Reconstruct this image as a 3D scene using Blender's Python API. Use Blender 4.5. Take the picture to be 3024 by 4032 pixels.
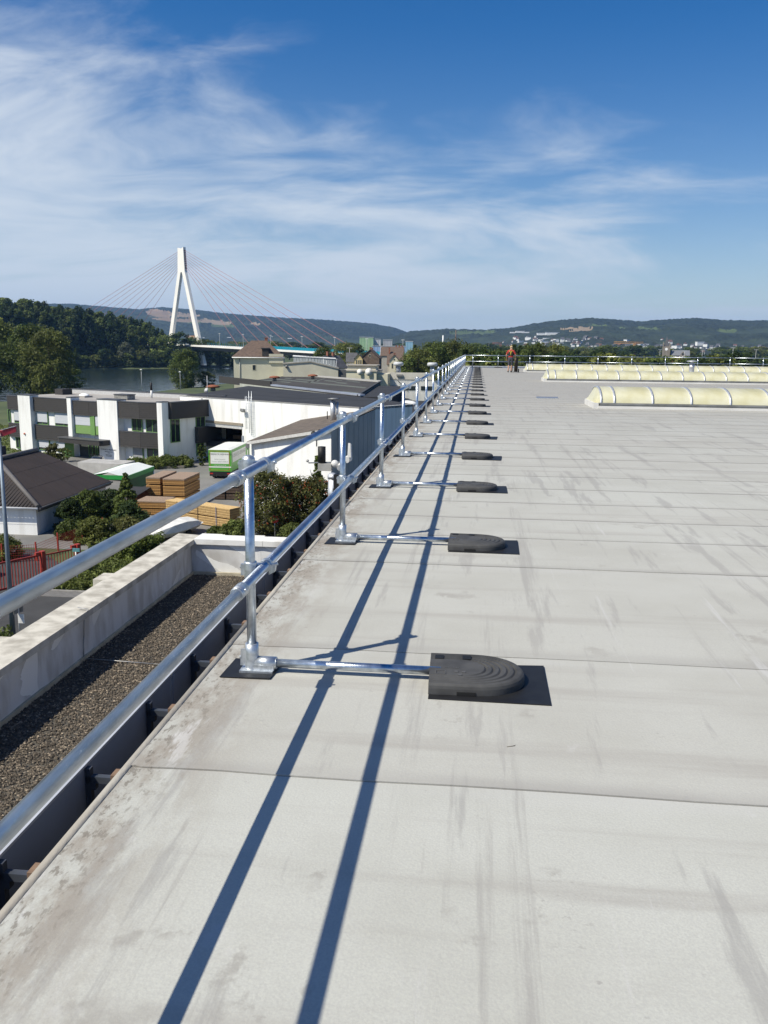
import bpy, bmesh, math, random
import numpy as np
from mathutils import Vector, Matrix
for o in list(bpy.data.objects): bpy.data.objects.remove(o)
SC = bpy.context.scene
COL = SC.collection
R = math.radians
random.seed(7)

# ------------------------------------------------------------------ camera
CAM_Z = 1.63
PITCH, YAW, ROLL = R(10.865), R(6.026), R(.6)
cd = bpy.data.cameras.new('camera'); cam = bpy.data.objects.new('camera', cd); COL.objects.link(cam)
_hd = Vector((-math.sin(YAW), math.cos(YAW), 0)); _rt = Vector((math.cos(YAW), math.sin(YAW), 0))
_fw = _hd * math.cos(PITCH) + Vector((0, 0, -math.sin(PITCH)))
_up = _hd * math.sin(PITCH) + Vector((0, 0, math.cos(PITCH)))
_r2 = _rt * math.cos(ROLL) + _up * math.sin(ROLL); _u2 = -_rt * math.sin(ROLL) + _up * math.cos(ROLL)
m = Matrix((_r2, _u2, -_fw)).transposed().to_4x4(); m.translation = (0, 0, CAM_Z)
cam.matrix_world = m
cd.sensor_fit = 'VERTICAL'; cd.sensor_height = 36; cd.lens = 36 * 3370 / 4032
cd.clip_start = .05; cd.clip_end = 40000
SC.camera = cam

# ------------------------------------------------------------------ sky, sun, exposure
SUN = Vector((-.645, -.51, 1.0)).normalized()
EL = math.asin(SUN.z); AZ = math.atan2(SUN.x, SUN.y)
w = bpy.data.worlds.new('World'); SC.world = w; w.use_nodes = True
nt = w.node_tree; N = nt.nodes; L = nt.links
for n in list(N): N.remove(n)
def nn(t, **k):
    x = N.new(t)
    for a, b in k.items(): setattr(x, a, b)
    return x
sky = nn('ShaderNodeTexSky', sky_type='NISHITA', sun_disc=False, sun_elevation=EL, sun_rotation=AZ,
         altitude=100, air_density=1.0, dust_density=.35, ozone_density=3.0)
hsv = nn('ShaderNodeHueSaturation'); hsv.inputs['Hue'].default_value = .509; hsv.inputs['Saturation'].default_value = 1.52; hsv.inputs['Value'].default_value = 1.16; L.new(sky.outputs[0], hsv.inputs['Color'])
tc = nn('ShaderNodeTexCoord')
sep = nn('ShaderNodeSeparateXYZ'); L.new(tc.outputs['Generated'], sep.inputs[0])
def mth(op, a, b=None, c=None, clamp=False):
    x = nn('ShaderNodeMath', operation=op, use_clamp=clamp)
    for i, v in enumerate((a, b, c)):
        if v is None: continue
        if isinstance(v, (int, float)): x.inputs[i].default_value = v
        else: L.new(v, x.inputs[i])
    return x.outputs[0]
zc = mth('ADD', mth('MAXIMUM', sep.outputs[2], 0.0), .24)
px = mth('DIVIDE', sep.outputs[0], zc); py = mth('DIVIDE', sep.outputs[1], zc)
cmb = nn('ShaderNodeCombineXYZ'); L.new(px, cmb.inputs[0]); L.new(py, cmb.inputs[1])
mp = nn('ShaderNodeMapping'); mp.inputs['Rotation'].default_value = (0, 0, R(-32)); mp.inputs['Scale'].default_value = (.72, 1.25, 1)
mp.inputs['Location'].default_value = (5.6, 17.1, 0)
L.new(cmb.outputs[0], mp.inputs[0])
wz = nn('ShaderNodeTexNoise'); wz.inputs['Scale'].default_value = .8; wz.inputs['Detail'].default_value = 3
L.new(mp.outputs[0], wz.inputs[0])
wv = nn('ShaderNodeVectorMath', operation='SCALE'); L.new(wz.outputs['Color'], wv.inputs[0]); wv.inputs['Scale'].default_value = 1.5
wa = nn('ShaderNodeVectorMath', operation='ADD'); L.new(mp.outputs[0], wa.inputs[0]); L.new(wv.outputs[0], wa.inputs[1])
c1 = nn('ShaderNodeTexNoise'); c1.inputs['Scale'].default_value = 2.1; c1.inputs['Detail'].default_value = 10; c1.inputs['Roughness'].default_value = .58
L.new(wa.outputs[0], c1.inputs[0])
c2 = nn('ShaderNodeTexNoise'); c2.inputs['Scale'].default_value = .6; c2.inputs['Detail'].default_value = 3
L.new(cmb.outputs[0], c2.inputs[0])
# thin cirrus: denser where the layer is seen edge on, plus wide drifting banks
edge = mth('MULTIPLY', mth('POWER', mth('SUBTRACT', 1.0, mth('MINIMUM', mth('MULTIPLY', sep.outputs[2], 2.6), 1.0)), 1.5), .42)
bank = mth('MULTIPLY', mth('SUBTRACT', c2.outputs[0], .5), 1.1)
side = mth('MULTIPLY', mth('ADD', mth('MULTIPLY', sep.outputs[0], -.62), -.05), 1.0)
cov = mth('ADD', mth('ADD', mth('ADD', c1.outputs[0], edge), bank), mth('MINIMUM', mth('MAXIMUM', side, -.10), .17))
msk = nn('ShaderNodeMapRange', interpolation_type='SMOOTHSTEP'); L.new(cov, msk.inputs[0])
msk.inputs[1].default_value = .54; msk.inputs[2].default_value = 1.0; msk.inputs[3].default_value = 0; msk.inputs[4].default_value = .92
mix = nn('ShaderNodeMixRGB'); L.new(msk.outputs[0], mix.inputs[0]); L.new(hsv.outputs[0], mix.inputs[1])
mix.inputs[2].default_value = (8.4, 9.2, 10.2, 1)
hf = mth('MULTIPLY', mth('POWER', 2.718, mth('MULTIPLY', mth('MAXIMUM', sep.outputs[2], 0.0), -9.0)), .88)
mix2 = nn('ShaderNodeMixRGB'); L.new(hf, mix2.inputs[0]); L.new(mix.outputs[0], mix2.inputs[1]); mix2.inputs[2].default_value = (6.9, 8.2, 9.6, 1)
bg = nn('ShaderNodeBackground'); L.new(mix2.outputs[0], bg.inputs[0]); bg.inputs[1].default_value = .069
out = nn('ShaderNodeOutputWorld'); L.new(bg.outputs[0], out.inputs[0])
sl = bpy.data.lights.new('sun', 'SUN'); so = bpy.data.objects.new('sun', sl); COL.objects.link(so)
sl.energy = 4.8; sl.angle = R(.53); sl.color = (1, .94, .81)
so.rotation_euler = SUN.to_track_quat('Z', 'Y').to_euler(); so.location = (-30, -30, 60)
vs = SC.view_settings; vs.view_transform = 'Standard'; vs.look = 'None'; vs.exposure = .30; vs.gamma = 1
SC.cycles.use_denoising = True
SC.cycles.max_bounces = 6; SC.cycles.transparent_max_bounces = 12; SC.cycles.volume_bounces = 0

# ------------------------------------------------------------------ materials
MATS = {}
def mat(name, c1, c2=None, scale=4.0, rough=.7, metal=0.0, bump=0.0, bscale=None, detail=5, stretch=(1, 1, 1), lo=.35, hi=.65, coord='Object', spec=.4, rnd=0.0, tone=False, trans=0.0, bdist=.01):
    if name in MATS: return MATS[name]
    ma = bpy.data.materials.new(name); ma.use_nodes = True
    t = ma.node_tree; n = t.nodes; b = n['Principled BSDF']
    b.inputs['Roughness'].default_value = rough; b.inputs['Metallic'].default_value = metal
    b.inputs['Specular IOR Level'].default_value = spec
    c2 = c2 or tuple(x * .82 for x in c1)
    co = n.new('ShaderNodeTexCoord'); mpn = n.new('ShaderNodeMapping'); mpn.inputs['Scale'].default_value = stretch
    t.links.new(co.outputs[coord], mpn.inputs[0])
    no = n.new('ShaderNodeTexNoise'); no.inputs['Scale'].default_value = scale; no.inputs['Detail'].default_value = detail
    t.links.new(mpn.outputs[0], no.inputs[0])
    cr = n.new('ShaderNodeValToRGB'); cr.color_ramp.elements[0].position = lo; cr.color_ramp.elements[1].position = hi
    cr.color_ramp.elements[0].color = (*c2, 1); cr.color_ramp.elements[1].color = (*c1, 1)
    t.links.new(no.outputs[0], cr.inputs[0]); col = cr.outputs[0]
    if rnd or tone:
        hs = n.new('ShaderNodeHueSaturation')
        if rnd:
            oi = n.new('ShaderNodeObjectInfo'); src = oi.outputs['Random']
            mr = n.new('ShaderNodeMapRange'); mr.inputs[3].default_value = 1 - rnd; mr.inputs[4].default_value = 1 + rnd
            t.links.new(src, mr.inputs[0]); v = mr.outputs[0]
        if tone:
            at = n.new('ShaderNodeAttribute'); at.attribute_name = 'tone'
            if rnd:
                mu = n.new('ShaderNodeMath'); mu.operation = 'MULTIPLY'; t.links.new(v, mu.inputs[0]); t.links.new(at.outputs['Fac'], mu.inputs[1]); v = mu.outputs[0]
            else: v = at.outputs['Fac']
        t.links.new(v, hs.inputs['Value']); t.links.new(col, hs.inputs['Color']); col = hs.outputs[0]
    t.links.new(col, b.inputs['Base Color'])
    if bump:
        nb = n.new('ShaderNodeTexNoise'); nb.inputs['Scale'].default_value = bscale or scale * 6; nb.inputs['Detail'].default_value = 4
        t.links.new(mpn.outputs[0], nb.inputs[0])
        bp = n.new('ShaderNodeBump'); bp.inputs['Strength'].default_value = bump; bp.inputs['Distance'].default_value = bdist
        t.links.new(nb.outputs[0], bp.inputs['Height']); t.links.new(bp.outputs[0], b.inputs['Normal'])
    if trans:
        tr = n.new('ShaderNodeBsdfTranslucent'); t.links.new(col, tr.inputs[0])
        mx = n.new('ShaderNodeMixShader'); mx.inputs[0].default_value = trans
        t.links.new(b.outputs[0], mx.inputs[1]); t.links.new(tr.outputs[0], mx.inputs[2])
        t.links.new(mx.outputs[0], n['Material Output'].inputs[0])
    MATS[name] = ma
    return ma

# ------------------------------------------------------------------ mesh builder
class MB:
    def __init__(s): s.v = []; s.f = []; s.m = []; s.cm = 0; s.sm = []; s.cs = False
    def add(s, vs_, fs):
        o = len(s.v); s.v += [tuple(p) for p in vs_]
        for q in fs: s.f.append(tuple(i + o for i in q)); s.m.append(s.cm); s.sm.append(s.cs)
        return s
    def box(s, a, b):
        (x0, y0, z0), (x1, y1, z1) = a, b
        if x0 > x1: x0, x1 = x1, x0
        if y0 > y1: y0, y1 = y1, y0
        if z0 > z1: z0, z1 = z1, z0
        return s.add([(x0,y0,z0),(x1,y0,z0),(x1,y1,z0),(x0,y1,z0),(x0,y0,z1),(x1,y0,z1),(x1,y1,z1),(x0,y1,z1)],
                     [(0,3,2,1),(4,5,6,7),(0,1,5,4),(1,2,6,5),(2,3,7,6),(3,0,4,7)])
    def hexa(s, p):   # 4 bottom + 4 top points, counter-clockwise
        return s.add(p, [(0,3,2,1),(4,5,6,7),(0,1,5,4),(1,2,6,5),(2,3,7,6),(3,0,4,7)])
    def prism(s, poly, z0, z1):
        n = len(poly)
        return s.add([(x,y,z0) for x,y in poly] + [(x,y,z1) for x,y in poly],
                     [tuple(range(n-1,-1,-1)), tuple(range(n,2*n))] + [(i,(i+1)%n,n+(i+1)%n,n+i) for i in range(n)])
    def prism_y(s, poly, y0, y1):  # poly in x,z
        n = len(poly)
        return s.add([(x,y0,z) for x,z in poly] + [(x,y1,z) for x,z in poly],
                     [tuple(range(n)), tuple(range(2*n-1,n-1,-1))] + [(i,n+i,n+(i+1)%n,(i+1)%n) for i in range(n)])
    def tube(s, p0, p1, r, n=12, r1=None, caps=True):
        p0, p1 = Vector(p0), Vector(p1); d = (p1 - p0).normalized()
        a = d.orthogonal().normalized(); b = d.cross(a); r1 = r if r1 is None else r1
        vs_ = []
        for p, rr in ((p0, r), (p1, r1)):
            for i in range(n):
                t = 2*math.pi*i/n; vs_.append(p + a*(rr*math.cos(t)) + b*(rr*math.sin(t)))
        o = len(s.v); c = s.cs; s.cs = True
        s.add(vs_, [(i,(i+1)%n,n+(i+1)%n,n+i) for i in range(n)]); s.cs = False
        if caps:
            for q in (tuple(range(n-1,-1,-1)), tuple(range(n,2*n))):
                s.f.append(tuple(i+o for i in q)); s.m.append(s.cm); s.sm.append(False)
        s.cs = c; return s
    def path(s, pts, r, n=8):
        for a, b in zip(pts[:-1], pts[1:]): s.tube(a, b, r, n)
        return s
    def lathe(s, c, prof, n=16):  # prof: (radius, z)
        cx, cy, cz = c; vs_ = []
        for r, z in prof:
            for i in range(n):
                t = 2*math.pi*i/n; vs_.append((cx+r*math.cos(t), cy+r*math.sin(t), cz+z))
        k = len(prof); c0 = s.cs; s.cs = True
        fs = [(j*n+i, j*n+(i+1)%n, (j+1)*n+(i+1)%n, (j+1)*n+i) for j in range(k-1) for i in range(n)]
        fs += [tuple(range(n-1,-1,-1)), tuple(range((k-1)*n, k*n))]
        s.add(vs_, fs); s.cs = c0; return s
    def ball(s, c, r, nu=10, nv=7, sc=(1,1,1)):
        vs_ = []; c0 = s.cs; s.cs = True
        for j in range(nv+1):
            ph = math.pi*j/nv
            for i in range(nu):
                t = 2*math.pi*i/nu
                vs_.append((c[0]+r*sc[0]*math.sin(ph)*math.cos(t), c[1]+r*sc[1]*math.sin(ph)*math.sin(t), c[2]+r*sc[2]*math.cos(ph)))
        s.add(vs_, [(j*nu+i,(j+1)*nu+i,(j+1)*nu+(i+1)%nu,j*nu+(i+1)%nu) for j in range(nv) for i in range(nu)])
        s.cs = c0; return s
    def mesh(s, name, mats):
        me = bpy.data.meshes.new(name); me.from_pydata(s.v, [], s.f)
        for x in (mats if isinstance(mats, (list, tuple)) else [mats]): me.materials.append(x)
        me.polygons.foreach_set('material_index', s.m)
        me.polygons.foreach_set('use_smooth', s.sm)
        me.update(); return me
    def build(s, name, mats, parent=None, **k): return link(name, s.mesh(name, mats), parent, **k)

def link(name, me, parent=None, loc=None, rz=None, label=None, cat=None, group=None, kind=None):
    o = bpy.data.objects.new(name, me); COL.objects.link(o)
    if parent: o.parent = parent
    if loc is not None: o.location = loc
    if rz is not None: o.rotation_euler = (0, 0, rz)
    if label: o['label'] = label
    if cat: o['category'] = cat
    if group: o['group'] = group
    if kind: o['kind'] = kind
    return o
def thing(name, label, cat, loc=(0,0,0), rz=0, group=None):
    o = link(name, None, None, loc, rz, label, cat, group); o.empty_display_size = .3; return o
def copy_tree(o, parent=None):
    c = o.copy(); COL.objects.link(c)
    if parent: c.parent = parent
    for ch in list(o.children): copy_tree(ch, c)
    return c
def np_mesh(name, v, f, ma, tone=None, smooth=False):
    me = bpy.data.meshes.new(name); k = f.shape[1]
    me.vertices.add(len(v)); me.vertices.foreach_set('co', np.ascontiguousarray(v, dtype=np.float32).ravel())
    me.loops.add(f.size); me.loops.foreach_set('vertex_index', np.ascontiguousarray(f, dtype=np.int32).ravel())
    me.polygons.add(len(f)); me.polygons.foreach_set('loop_start', np.arange(0, f.size, k, dtype=np.int32))
    me.polygons.foreach_set('loop_total', np.full(len(f), k, dtype=np.int32))
    me.polygons.foreach_set('use_smooth', np.full(len(f), smooth))
    if tone is not None:
        a = me.attributes.new('tone', 'FLOAT', 'FACE'); a.data.foreach_set('value', tone.astype(np.float32))
    me.materials.append(ma); me.update(); me.validate(); return me

# value noise on numpy arrays
def vnoise(x, y, seed=0):
    xi = np.floor(x).astype(np.int64); yi = np.floor(y).astype(np.int64); fx = x - xi; fy = y - yi
    fx = fx*fx*(3-2*fx); fy = fy*fy*(3-2*fy)
    def h(a, b):
        n = (a*374761393 + b*668265263 + seed*974711) & 0x7fffffff
        n = ((n ^ (n >> 13))*1274126177) & 0x7fffffff
        return ((n ^ (n >> 16)) & 0xffff)/65535.
    return (h(xi,yi)*(1-fx)+h(xi+1,yi)*fx)*(1-fy)+(h(xi,yi+1)*(1-fx)+h(xi+1,yi+1)*fx)*fy

G = -15.2      # street level below the roof surface at z = 0
HAZE = 6.5e-5
def ae(az, el, d):   # azimuth from the roof edge direction, elevation, ground distance
    return Vector((d*math.sin(R(az)), d*math.cos(R(az)), CAM_Z + d*math.tan(R(el))))

galv = mat('galvanised_steel', (.66,.71,.77), (.38,.43,.49), scale=26, rough=.29, metal=.94, bump=.12, detail=8, stretch=(1,.25,1), lo=.3, hi=.7)
galv2 = mat('galvanised_fitting', (.66,.69,.72), (.45,.48,.51), scale=40, rough=.42, metal=.85, bump=.15, bscale=120, bdist=.002)
rubber = mat('black_rubber', (.070,.070,.070), (.042,.042,.043), scale=9, rough=.72, bump=.3, bscale=160, bdist=.002)
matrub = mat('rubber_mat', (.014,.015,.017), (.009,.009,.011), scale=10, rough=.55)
white = mat('white_render', (.80,.80,.78), (.66,.65,.62), scale=.7, rough=.85, stretch=(1.6,1.6,.22), detail=8, lo=.30, hi=.52)
darkroof = mat('dark_bitumen', (.035,.036,.04), (.022,.023,.026), scale=.35, rough=.9, bump=.2)
glass = mat('window_glass', (.03,.04,.045), (.015,.02,.022), scale=.5, rough=.08, spec=.6)
asphalt = mat('asphalt', (.055,.055,.056), (.040,.040,.041), scale=.6, rough=.9, bump=.2, bscale=30)
paleasphalt = mat('pale_yard_asphalt', (.20,.195,.185), (.15,.147,.14), scale=.25, rough=.92, bump=.1)
black = mat('matte_black', (.012,.012,.012), rough=.6)
greytin = mat('grey_sheet_metal', (.36,.39,.44), (.29,.32,.37), scale=.4, rough=.5, metal=.3)
bark = mat('bark', (.09,.07,.05), (.05,.04,.03), scale=3, rough=.95, bump=.5)

# ================================================================== the hall we stand on
def roof_material():
    ma = bpy.data.materials.new('roof_membrane'); ma.use_nodes = True; t = ma.node_tree; n = t.nodes; b = n['Principled BSDF']
    def noise(scale, stretch=(1,1,1), detail=5, rough=.5, loc=(0,0,0)):
        mpn = n.new('ShaderNodeMapping'); mpn.inputs['Scale'].default_value = stretch; mpn.inputs['Location'].default_value = loc
        t.links.new(co.outputs['Object'], mpn.inputs[0])
        x = n.new('ShaderNodeTexNoise'); x.inputs['Scale'].default_value = scale; x.inputs['Detail'].default_value = detail; x.inputs['Roughness'].default_value = rough
        t.links.new(mpn.outputs[0], x.inputs[0]); return x.outputs[0]
    def rng(src, a, b_, c, d):
        x = n.new('ShaderNodeMapRange'); x.interpolation_type = 'SMOOTHSTEP'; t.links.new(src, x.inputs[0])
        for i, v in enumerate((a, b_, c, d)): x.inputs[i+1].default_value = v
        return x.outputs[0]
    def mixc(fac, a, b_):
        x = n.new('ShaderNodeMixRGB'); t.links.new(fac, x.inputs[0])
        for i, v in ((1, a), (2, b_)):
            if isinstance(v, tuple): x.inputs[i].default_value = (*v, 1)
            else: t.links.new(v, x.inputs[i])
        return x.outputs[0]
    def mul(a, b_):
        x = n.new('ShaderNodeMath'); x.operation = 'MULTIPLY'; t.links.new(a, x.inputs[0])
        if isinstance(b_, float): x.inputs[1].default_value = b_
        else: t.links.new(b_, x.inputs[1])
        return x.outputs[0]
    co = n.new('ShaderNodeTexCoord')
    sx = n.new('ShaderNodeSeparateXYZ'); t.links.new(co.outputs['Object'], sx.inputs[0])
    col = mixc(rng(noise(.8, (1,1,1), 6, .6), .35, .7, 0, 1), (.470,.474,.432), (.405,.405,.362))
    # mineral grain
    col = mixc(rng(noise(150, detail=3), .3, .7, 0, .32), col, (0.311,0.303,0.296))
    # long weathered streaks across each sheet
    col = mixc(rng(noise(1.0, (.22, 3.2, 1), 6, .62, (5,2,0)), .50, .74, 0, .75), col, (0.311,0.296,0.270))
    # walked and wet tracks running lengthways
    col = mixc(rng(noise(1.0, (3.6, .33, 1), 6, .66, (2.3,9,0)), .555, .63, 0, .55), col, (0.266,0.259,0.248))
    # drying puddle rims and scuffs
    p = noise(1.35, (1,.8,1), 7, .68, (7,1,0))
    col = mixc(mul(rng(p, .60, .64, 0, 1), rng(noise(4., loc=(3,3,0)), .42, .62, 0, .6)), col, (0.266,0.252,0.229))
    col = mixc(rng(noise(2.2, (1.2,.9,1), 6, .6, (1,8,0)), .64, .72, 0, .5), col, (0.503,0.499,0.488))
    col = mixc(rng(noise(9, (1,1.3,1), 4, .6, (4,4,0)), .70, .76, 0, .55), col, (0.266,0.252,0.237))
    col = mixc(rng(sx.outputs[1], 5, 34, 0, .72), col, (0.285,0.277,0.259))   # grazing-angle darkening of the far roof, painted into the colour
    oi = n.new('ShaderNodeObjectInfo'); col = mixc(rng(oi.outputs['Random'], 0, 1, 0, .24), col, (0.359,0.337,0.303))
    sg = n.new('ShaderNodeSeparateXYZ'); t.links.new(co.outputs['Generated'], sg.inputs[0])
    lap = noise(1.0, (.9, 6, 1), 5, .6, (3,7,0))
    col = mixc(mul(rng(sg.outputs[1], .0, .10, 1, 0), rng(lap, .3, .7, .25, .8)), col, (.30,.29,.27))   # welded lap beside each seam
    col = mixc(mul(rng(sg.outputs[1], .90, 1.0, 0, 1), rng(lap, .35, .7, .0, .5)), col, (.46,.455,.44))
    # rain tracks running away along the roof
    col = mixc(rng(noise(1.0, (5.5, .18, 1), 7, .7, (6.1,2,0)), .56, .68, 0, .65), col, (.29,.28,.262))
    col = mixc(rng(noise(1.0, (6.5, .30, 1), 6, .7, (1.7,5,0)), .63, .70, 0, .6), col, (.475,.47,.455))
    # boot scuffs
    col = mixc(mul(rng(noise(26, (1,1.8,1), 3, .7), .60, .66, 0, 1), rng(noise(1.1, loc=(8,8,0)), .60, .68, 0, .45)), col, (.27,.26,.24))
    # lichen and dirt gathered along the free edge
    e = rng(sx.outputs[0], -1.32, -.78, 1, 0)
    col = mixc(mul(e, rng(noise(2.6, (2.2,.8,1), 8, .7), .40, .60, 0, .95)), col, (0.263,0.233,0.196))
    e2 = rng(sx.outputs[0], -1.32, -1.02, 1, 0)
    col = mixc(mul(e2, rng(noise(20, (1.6,.7,1), 4, .7, (1,1,0)), .52, .62, 0, .75)), col, (0.148,0.130,0.107))
    e3 = rng(sx.outputs[0], -1.28, -.95, 1, 0)
    col = mixc(mul(e3, rng(noise(2.3, (2.6,.5,1), 6, .7, (9,3,0)), .58, .66, 0, .8)), col, (0.533,0.525,0.511))
    t.links.new(col, b.inputs['Base Color']); b.inputs['Roughness'].default_value = .82; b.inputs['Specular IOR Level'].default_value = .35
    bp = n.new('ShaderNodeBump'); bp.inputs['Strength'].default_value = .25; bp.inputs['Distance'].default_value = .004
    t.links.new(noise(90, detail=4), bp.inputs['Height'])
    bp2 = n.new('ShaderNodeBump'); bp2.inputs['Strength'].default_value = .35; bp2.inputs['Distance'].default_value = .02
    t.links.new(noise(1.2, (1,1,1), 2), bp2.inputs['Height']); t.links.new(bp.outputs[0], bp2.inputs['Normal'])
    t.links.new(bp2.outputs[0], b.inputs['Normal'])
    return ma
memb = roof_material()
seamdirt = mat('seam_dirt', (.05,.045,.04), rough=.9)
XE = -1.31
hall = thing('warehouse_hall', 'flat roofed hall with pale grey membrane roof carrying the long guardrail', 'building', (0, 0, 0))
def far_y(x): return 77.0 + .14*(x + 1)
d = MB(); d.prism([(XE-.03,-4),(45,-4),(45,far_y(45)),(XE-.03,far_y(XE))], -.55, -.021)
deck = d.build('roof_deck', seamdirt, hall)
ys = [-4, -2.6, -1.1, .6, 1.55, 3.0, 4.42, 6.38, 7.41, 8.28, 9.18, 10.16, 11.2, 12.15, 13.1]
rs = random.Random(3)
while ys[-1] < 75.6: ys.append(ys[-1] + 1.0 + rs.uniform(-.06, .06))
ys.append(77.0)
for a, b_ in zip(ys[:-1], ys[1:]):
    s = MB(); zt = rs.uniform(-.0008, .0008); g = .0028
    nseg = 44
    def edge_y(y, k): return y + .006*math.sin(k*1.7 + y*3.1) * (1 if 0 < k < nseg else .4)
    xs = [XE + (45-XE)*((k/nseg)**1.8) for k in range(nseg+1)]
    lo = [(x, edge_y(a, k) + g) for k, x in enumerate(xs)]; hi = [(x, edge_y(b_, k) - g) for k, x in enumerate(xs)]
    v = [(x,y,zt+.0040) for x,y in lo] + [(x,y,zt) for x,y in hi] + [(x,y,-.020) for x,y in lo] + [(x,y,-.020) for x,y in hi]
    q = nseg+1; f = []
    for k in range(nseg):
        f += [(k,k+1,q+k+1,q+k), (2*q+k,2*q+k+1,k+1,k), (q+k,q+k+1,3*q+k+1,3*q+k)]
    f += [(0,q,3*q,2*q)]
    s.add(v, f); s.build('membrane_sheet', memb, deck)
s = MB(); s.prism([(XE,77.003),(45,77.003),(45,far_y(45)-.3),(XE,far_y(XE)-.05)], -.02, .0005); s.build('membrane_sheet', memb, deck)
# rounded brown edge bead along the open side, in lengths
edgem = mat('edge_bead', (.35,.33,.29), (.25,.225,.19), scale=3, rough=.85, bump=.4, bscale=60, stretch=(1,.4,1))
for k in range(20):
    y0 = -3 + k*4.0; s = MB(); s.cs = True
    y1 = min(y0+3.994, far_y(XE))
    prof = [(XE+.004,-.005),(XE+.004,.004),(XE-.012,.006),(XE-.030,.000),(XE-.045,-.018),(XE-.050,-.05),(XE-.050,-.16),(XE-.03,-.16)]
    s.prism_y(prof[::-1], y0, y1); s.build('edge_bead', edgem, hall)
# side wall below the roof edge, and the gap floor
s = MB(); s.box((-1.61,-2,-2.32),(XE-.03,77,-2.26)); s.box((XE-.028,-4,-2.2),(45,far_y(XE)-1,-.552)); s.box((-1.30,-4,G),(44,far_y(XE)-2,-2.21)); s.build('wall', mat('hall_wall', (.22,.22,.24), rough=.8), hall)
# far edge upstand with a bright coping, in lengths
copw = mat('bright_coping', (.78,.78,.76), (.68,.68,.66), scale=2, rough=.5)
for k in range(12):
    xa = XE + k*3.0; xb = xa + 2.99; s = MB()
    s.hexa([(xa,far_y(xa)-.02,-.4),(xb,far_y(xb)-.02,-.4),(xb,far_y(xb)+.28,-.4),(xa,far_y(xa)+.28,-.4),(xa,far_y(xa)-.02,.115),(xb,far_y(xb)-.02,.115),(xb,far_y(xb)+.28,.125),(xa,far_y(xa)+.28,.125)])
    s.build('coping', copw, hall)
# dark sheet-metal fascia standing off the roof edge, with a bracket every 0.68 m
fasc = mat('dark_fascia', (.42,.47,.56), (.32,.36,.44), scale=1.2, rough=.5, metal=.35, stretch=(1,1,.5))
fcap = mat('fascia_cap', (.70,.71,.72), (.58,.59,.60), scale=3, rough=.35, metal=.4)
brk = mat('bracket_dark', (.09,.10,.125), (.06,.07,.085), scale=6, rough=.5, metal=.3)
wood = mat('raw_wood', (.26,.17,.11), (.17,.11,.075), scale=5, rough=.8, stretch=(1,8,1))
p = MB(); p.box((-.012,0,-2.25),(.004,2.034,-.118)); p.box((.004,.03,-2.2),(.0075,.066,-.13))
pm = p.mesh('fascia_panel', fasc)
c = MB(); c.box((-.020,0,-.117),(.012,2.036,-.105)); cm_ = c.mesh('cap_strip', fcap)
bk = MB(); bk.box((.0075,-.014,-.95),(.030,.014,-.125)); bk.box((.0075,-.014,-.190),(.225,.014,-.161)); bk.box((.030,-.014,-.22),(.05,.014,-.191)); bm_ = bk.mesh('bracket', brk)
tp = MB(); tp.box((.125,-.030,-.160),(.262,.030,-.140)); tm_ = tp.mesh('wood_block', wood)
for k in range(39):
    y = -1.9 + 2.04*k
    link('fascia_panel', pm, hall, (-1.60, y, 0)); link('cap_strip', cm_, hall, (-1.60, y, 0))
    for j in range(3):
        yb = y + .34 + .68*j
        o = link('bracket', bm_, hall, (-1.60, yb, 0)); link('wood_block', tm_, o)
# small inspection opening in the fascia further on
s = MB(); s.box((-1.596,11.2,-.75),(-1.588,11.65,-.25)); s.build('hatch_frame', brk, hall)

# ================================================================== guardrail
POST0, PITCHY, NP = 4.05, 2.985, 25
XP, XR = -1.095, -1.042
ZT, ZM = 1.055, .535
rail = thing('guardrail', 'galvanised tube guardrail standing free along the open side edge of the flat roof', 'guardrail', (XP, POST0, 0))
TR = .0242
def rel(p): return (p[0]-XP, p[1]-POST0, p[2])
sec = [-2.35, 3.66] + [3.66 + 6*k for k in range(1, 12)] + [76.4]
for zz, nm in ((ZT, 'top_rail'), (ZM, 'mid_rail')):
    for a, b_ in zip(sec[:-1], sec[1:]):
        s = MB(); s.tube(rel((XR,a+.001,zz)), rel((XR,b_-.001,zz)), TR, 20); s.build(nm, galv, rail)
    for y in sec[1:-1]:
        s = MB(); s.cs = True
        s.tube((XR-XP,y-POST0-.052,zz), (XR-XP,y-POST0-.046,zz), .0290, 20, .0325)
        s.tube((XR-XP,y-POST0-.046,zz), (XR-XP,y-POST0+.046,zz), .0325, 20)
        s.tube((XR-XP,y-POST0+.046,zz), (XR-XP,y-POST0+.052,zz), .0325, 20, .0290)
        s.tube((XR-XP+.026,y-POST0-.02,zz+.012), (XR-XP+.040,y-POST0-.02,zz+.018), .007, 6)
        s.build('sleeve_coupler', galv2, rail)
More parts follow.
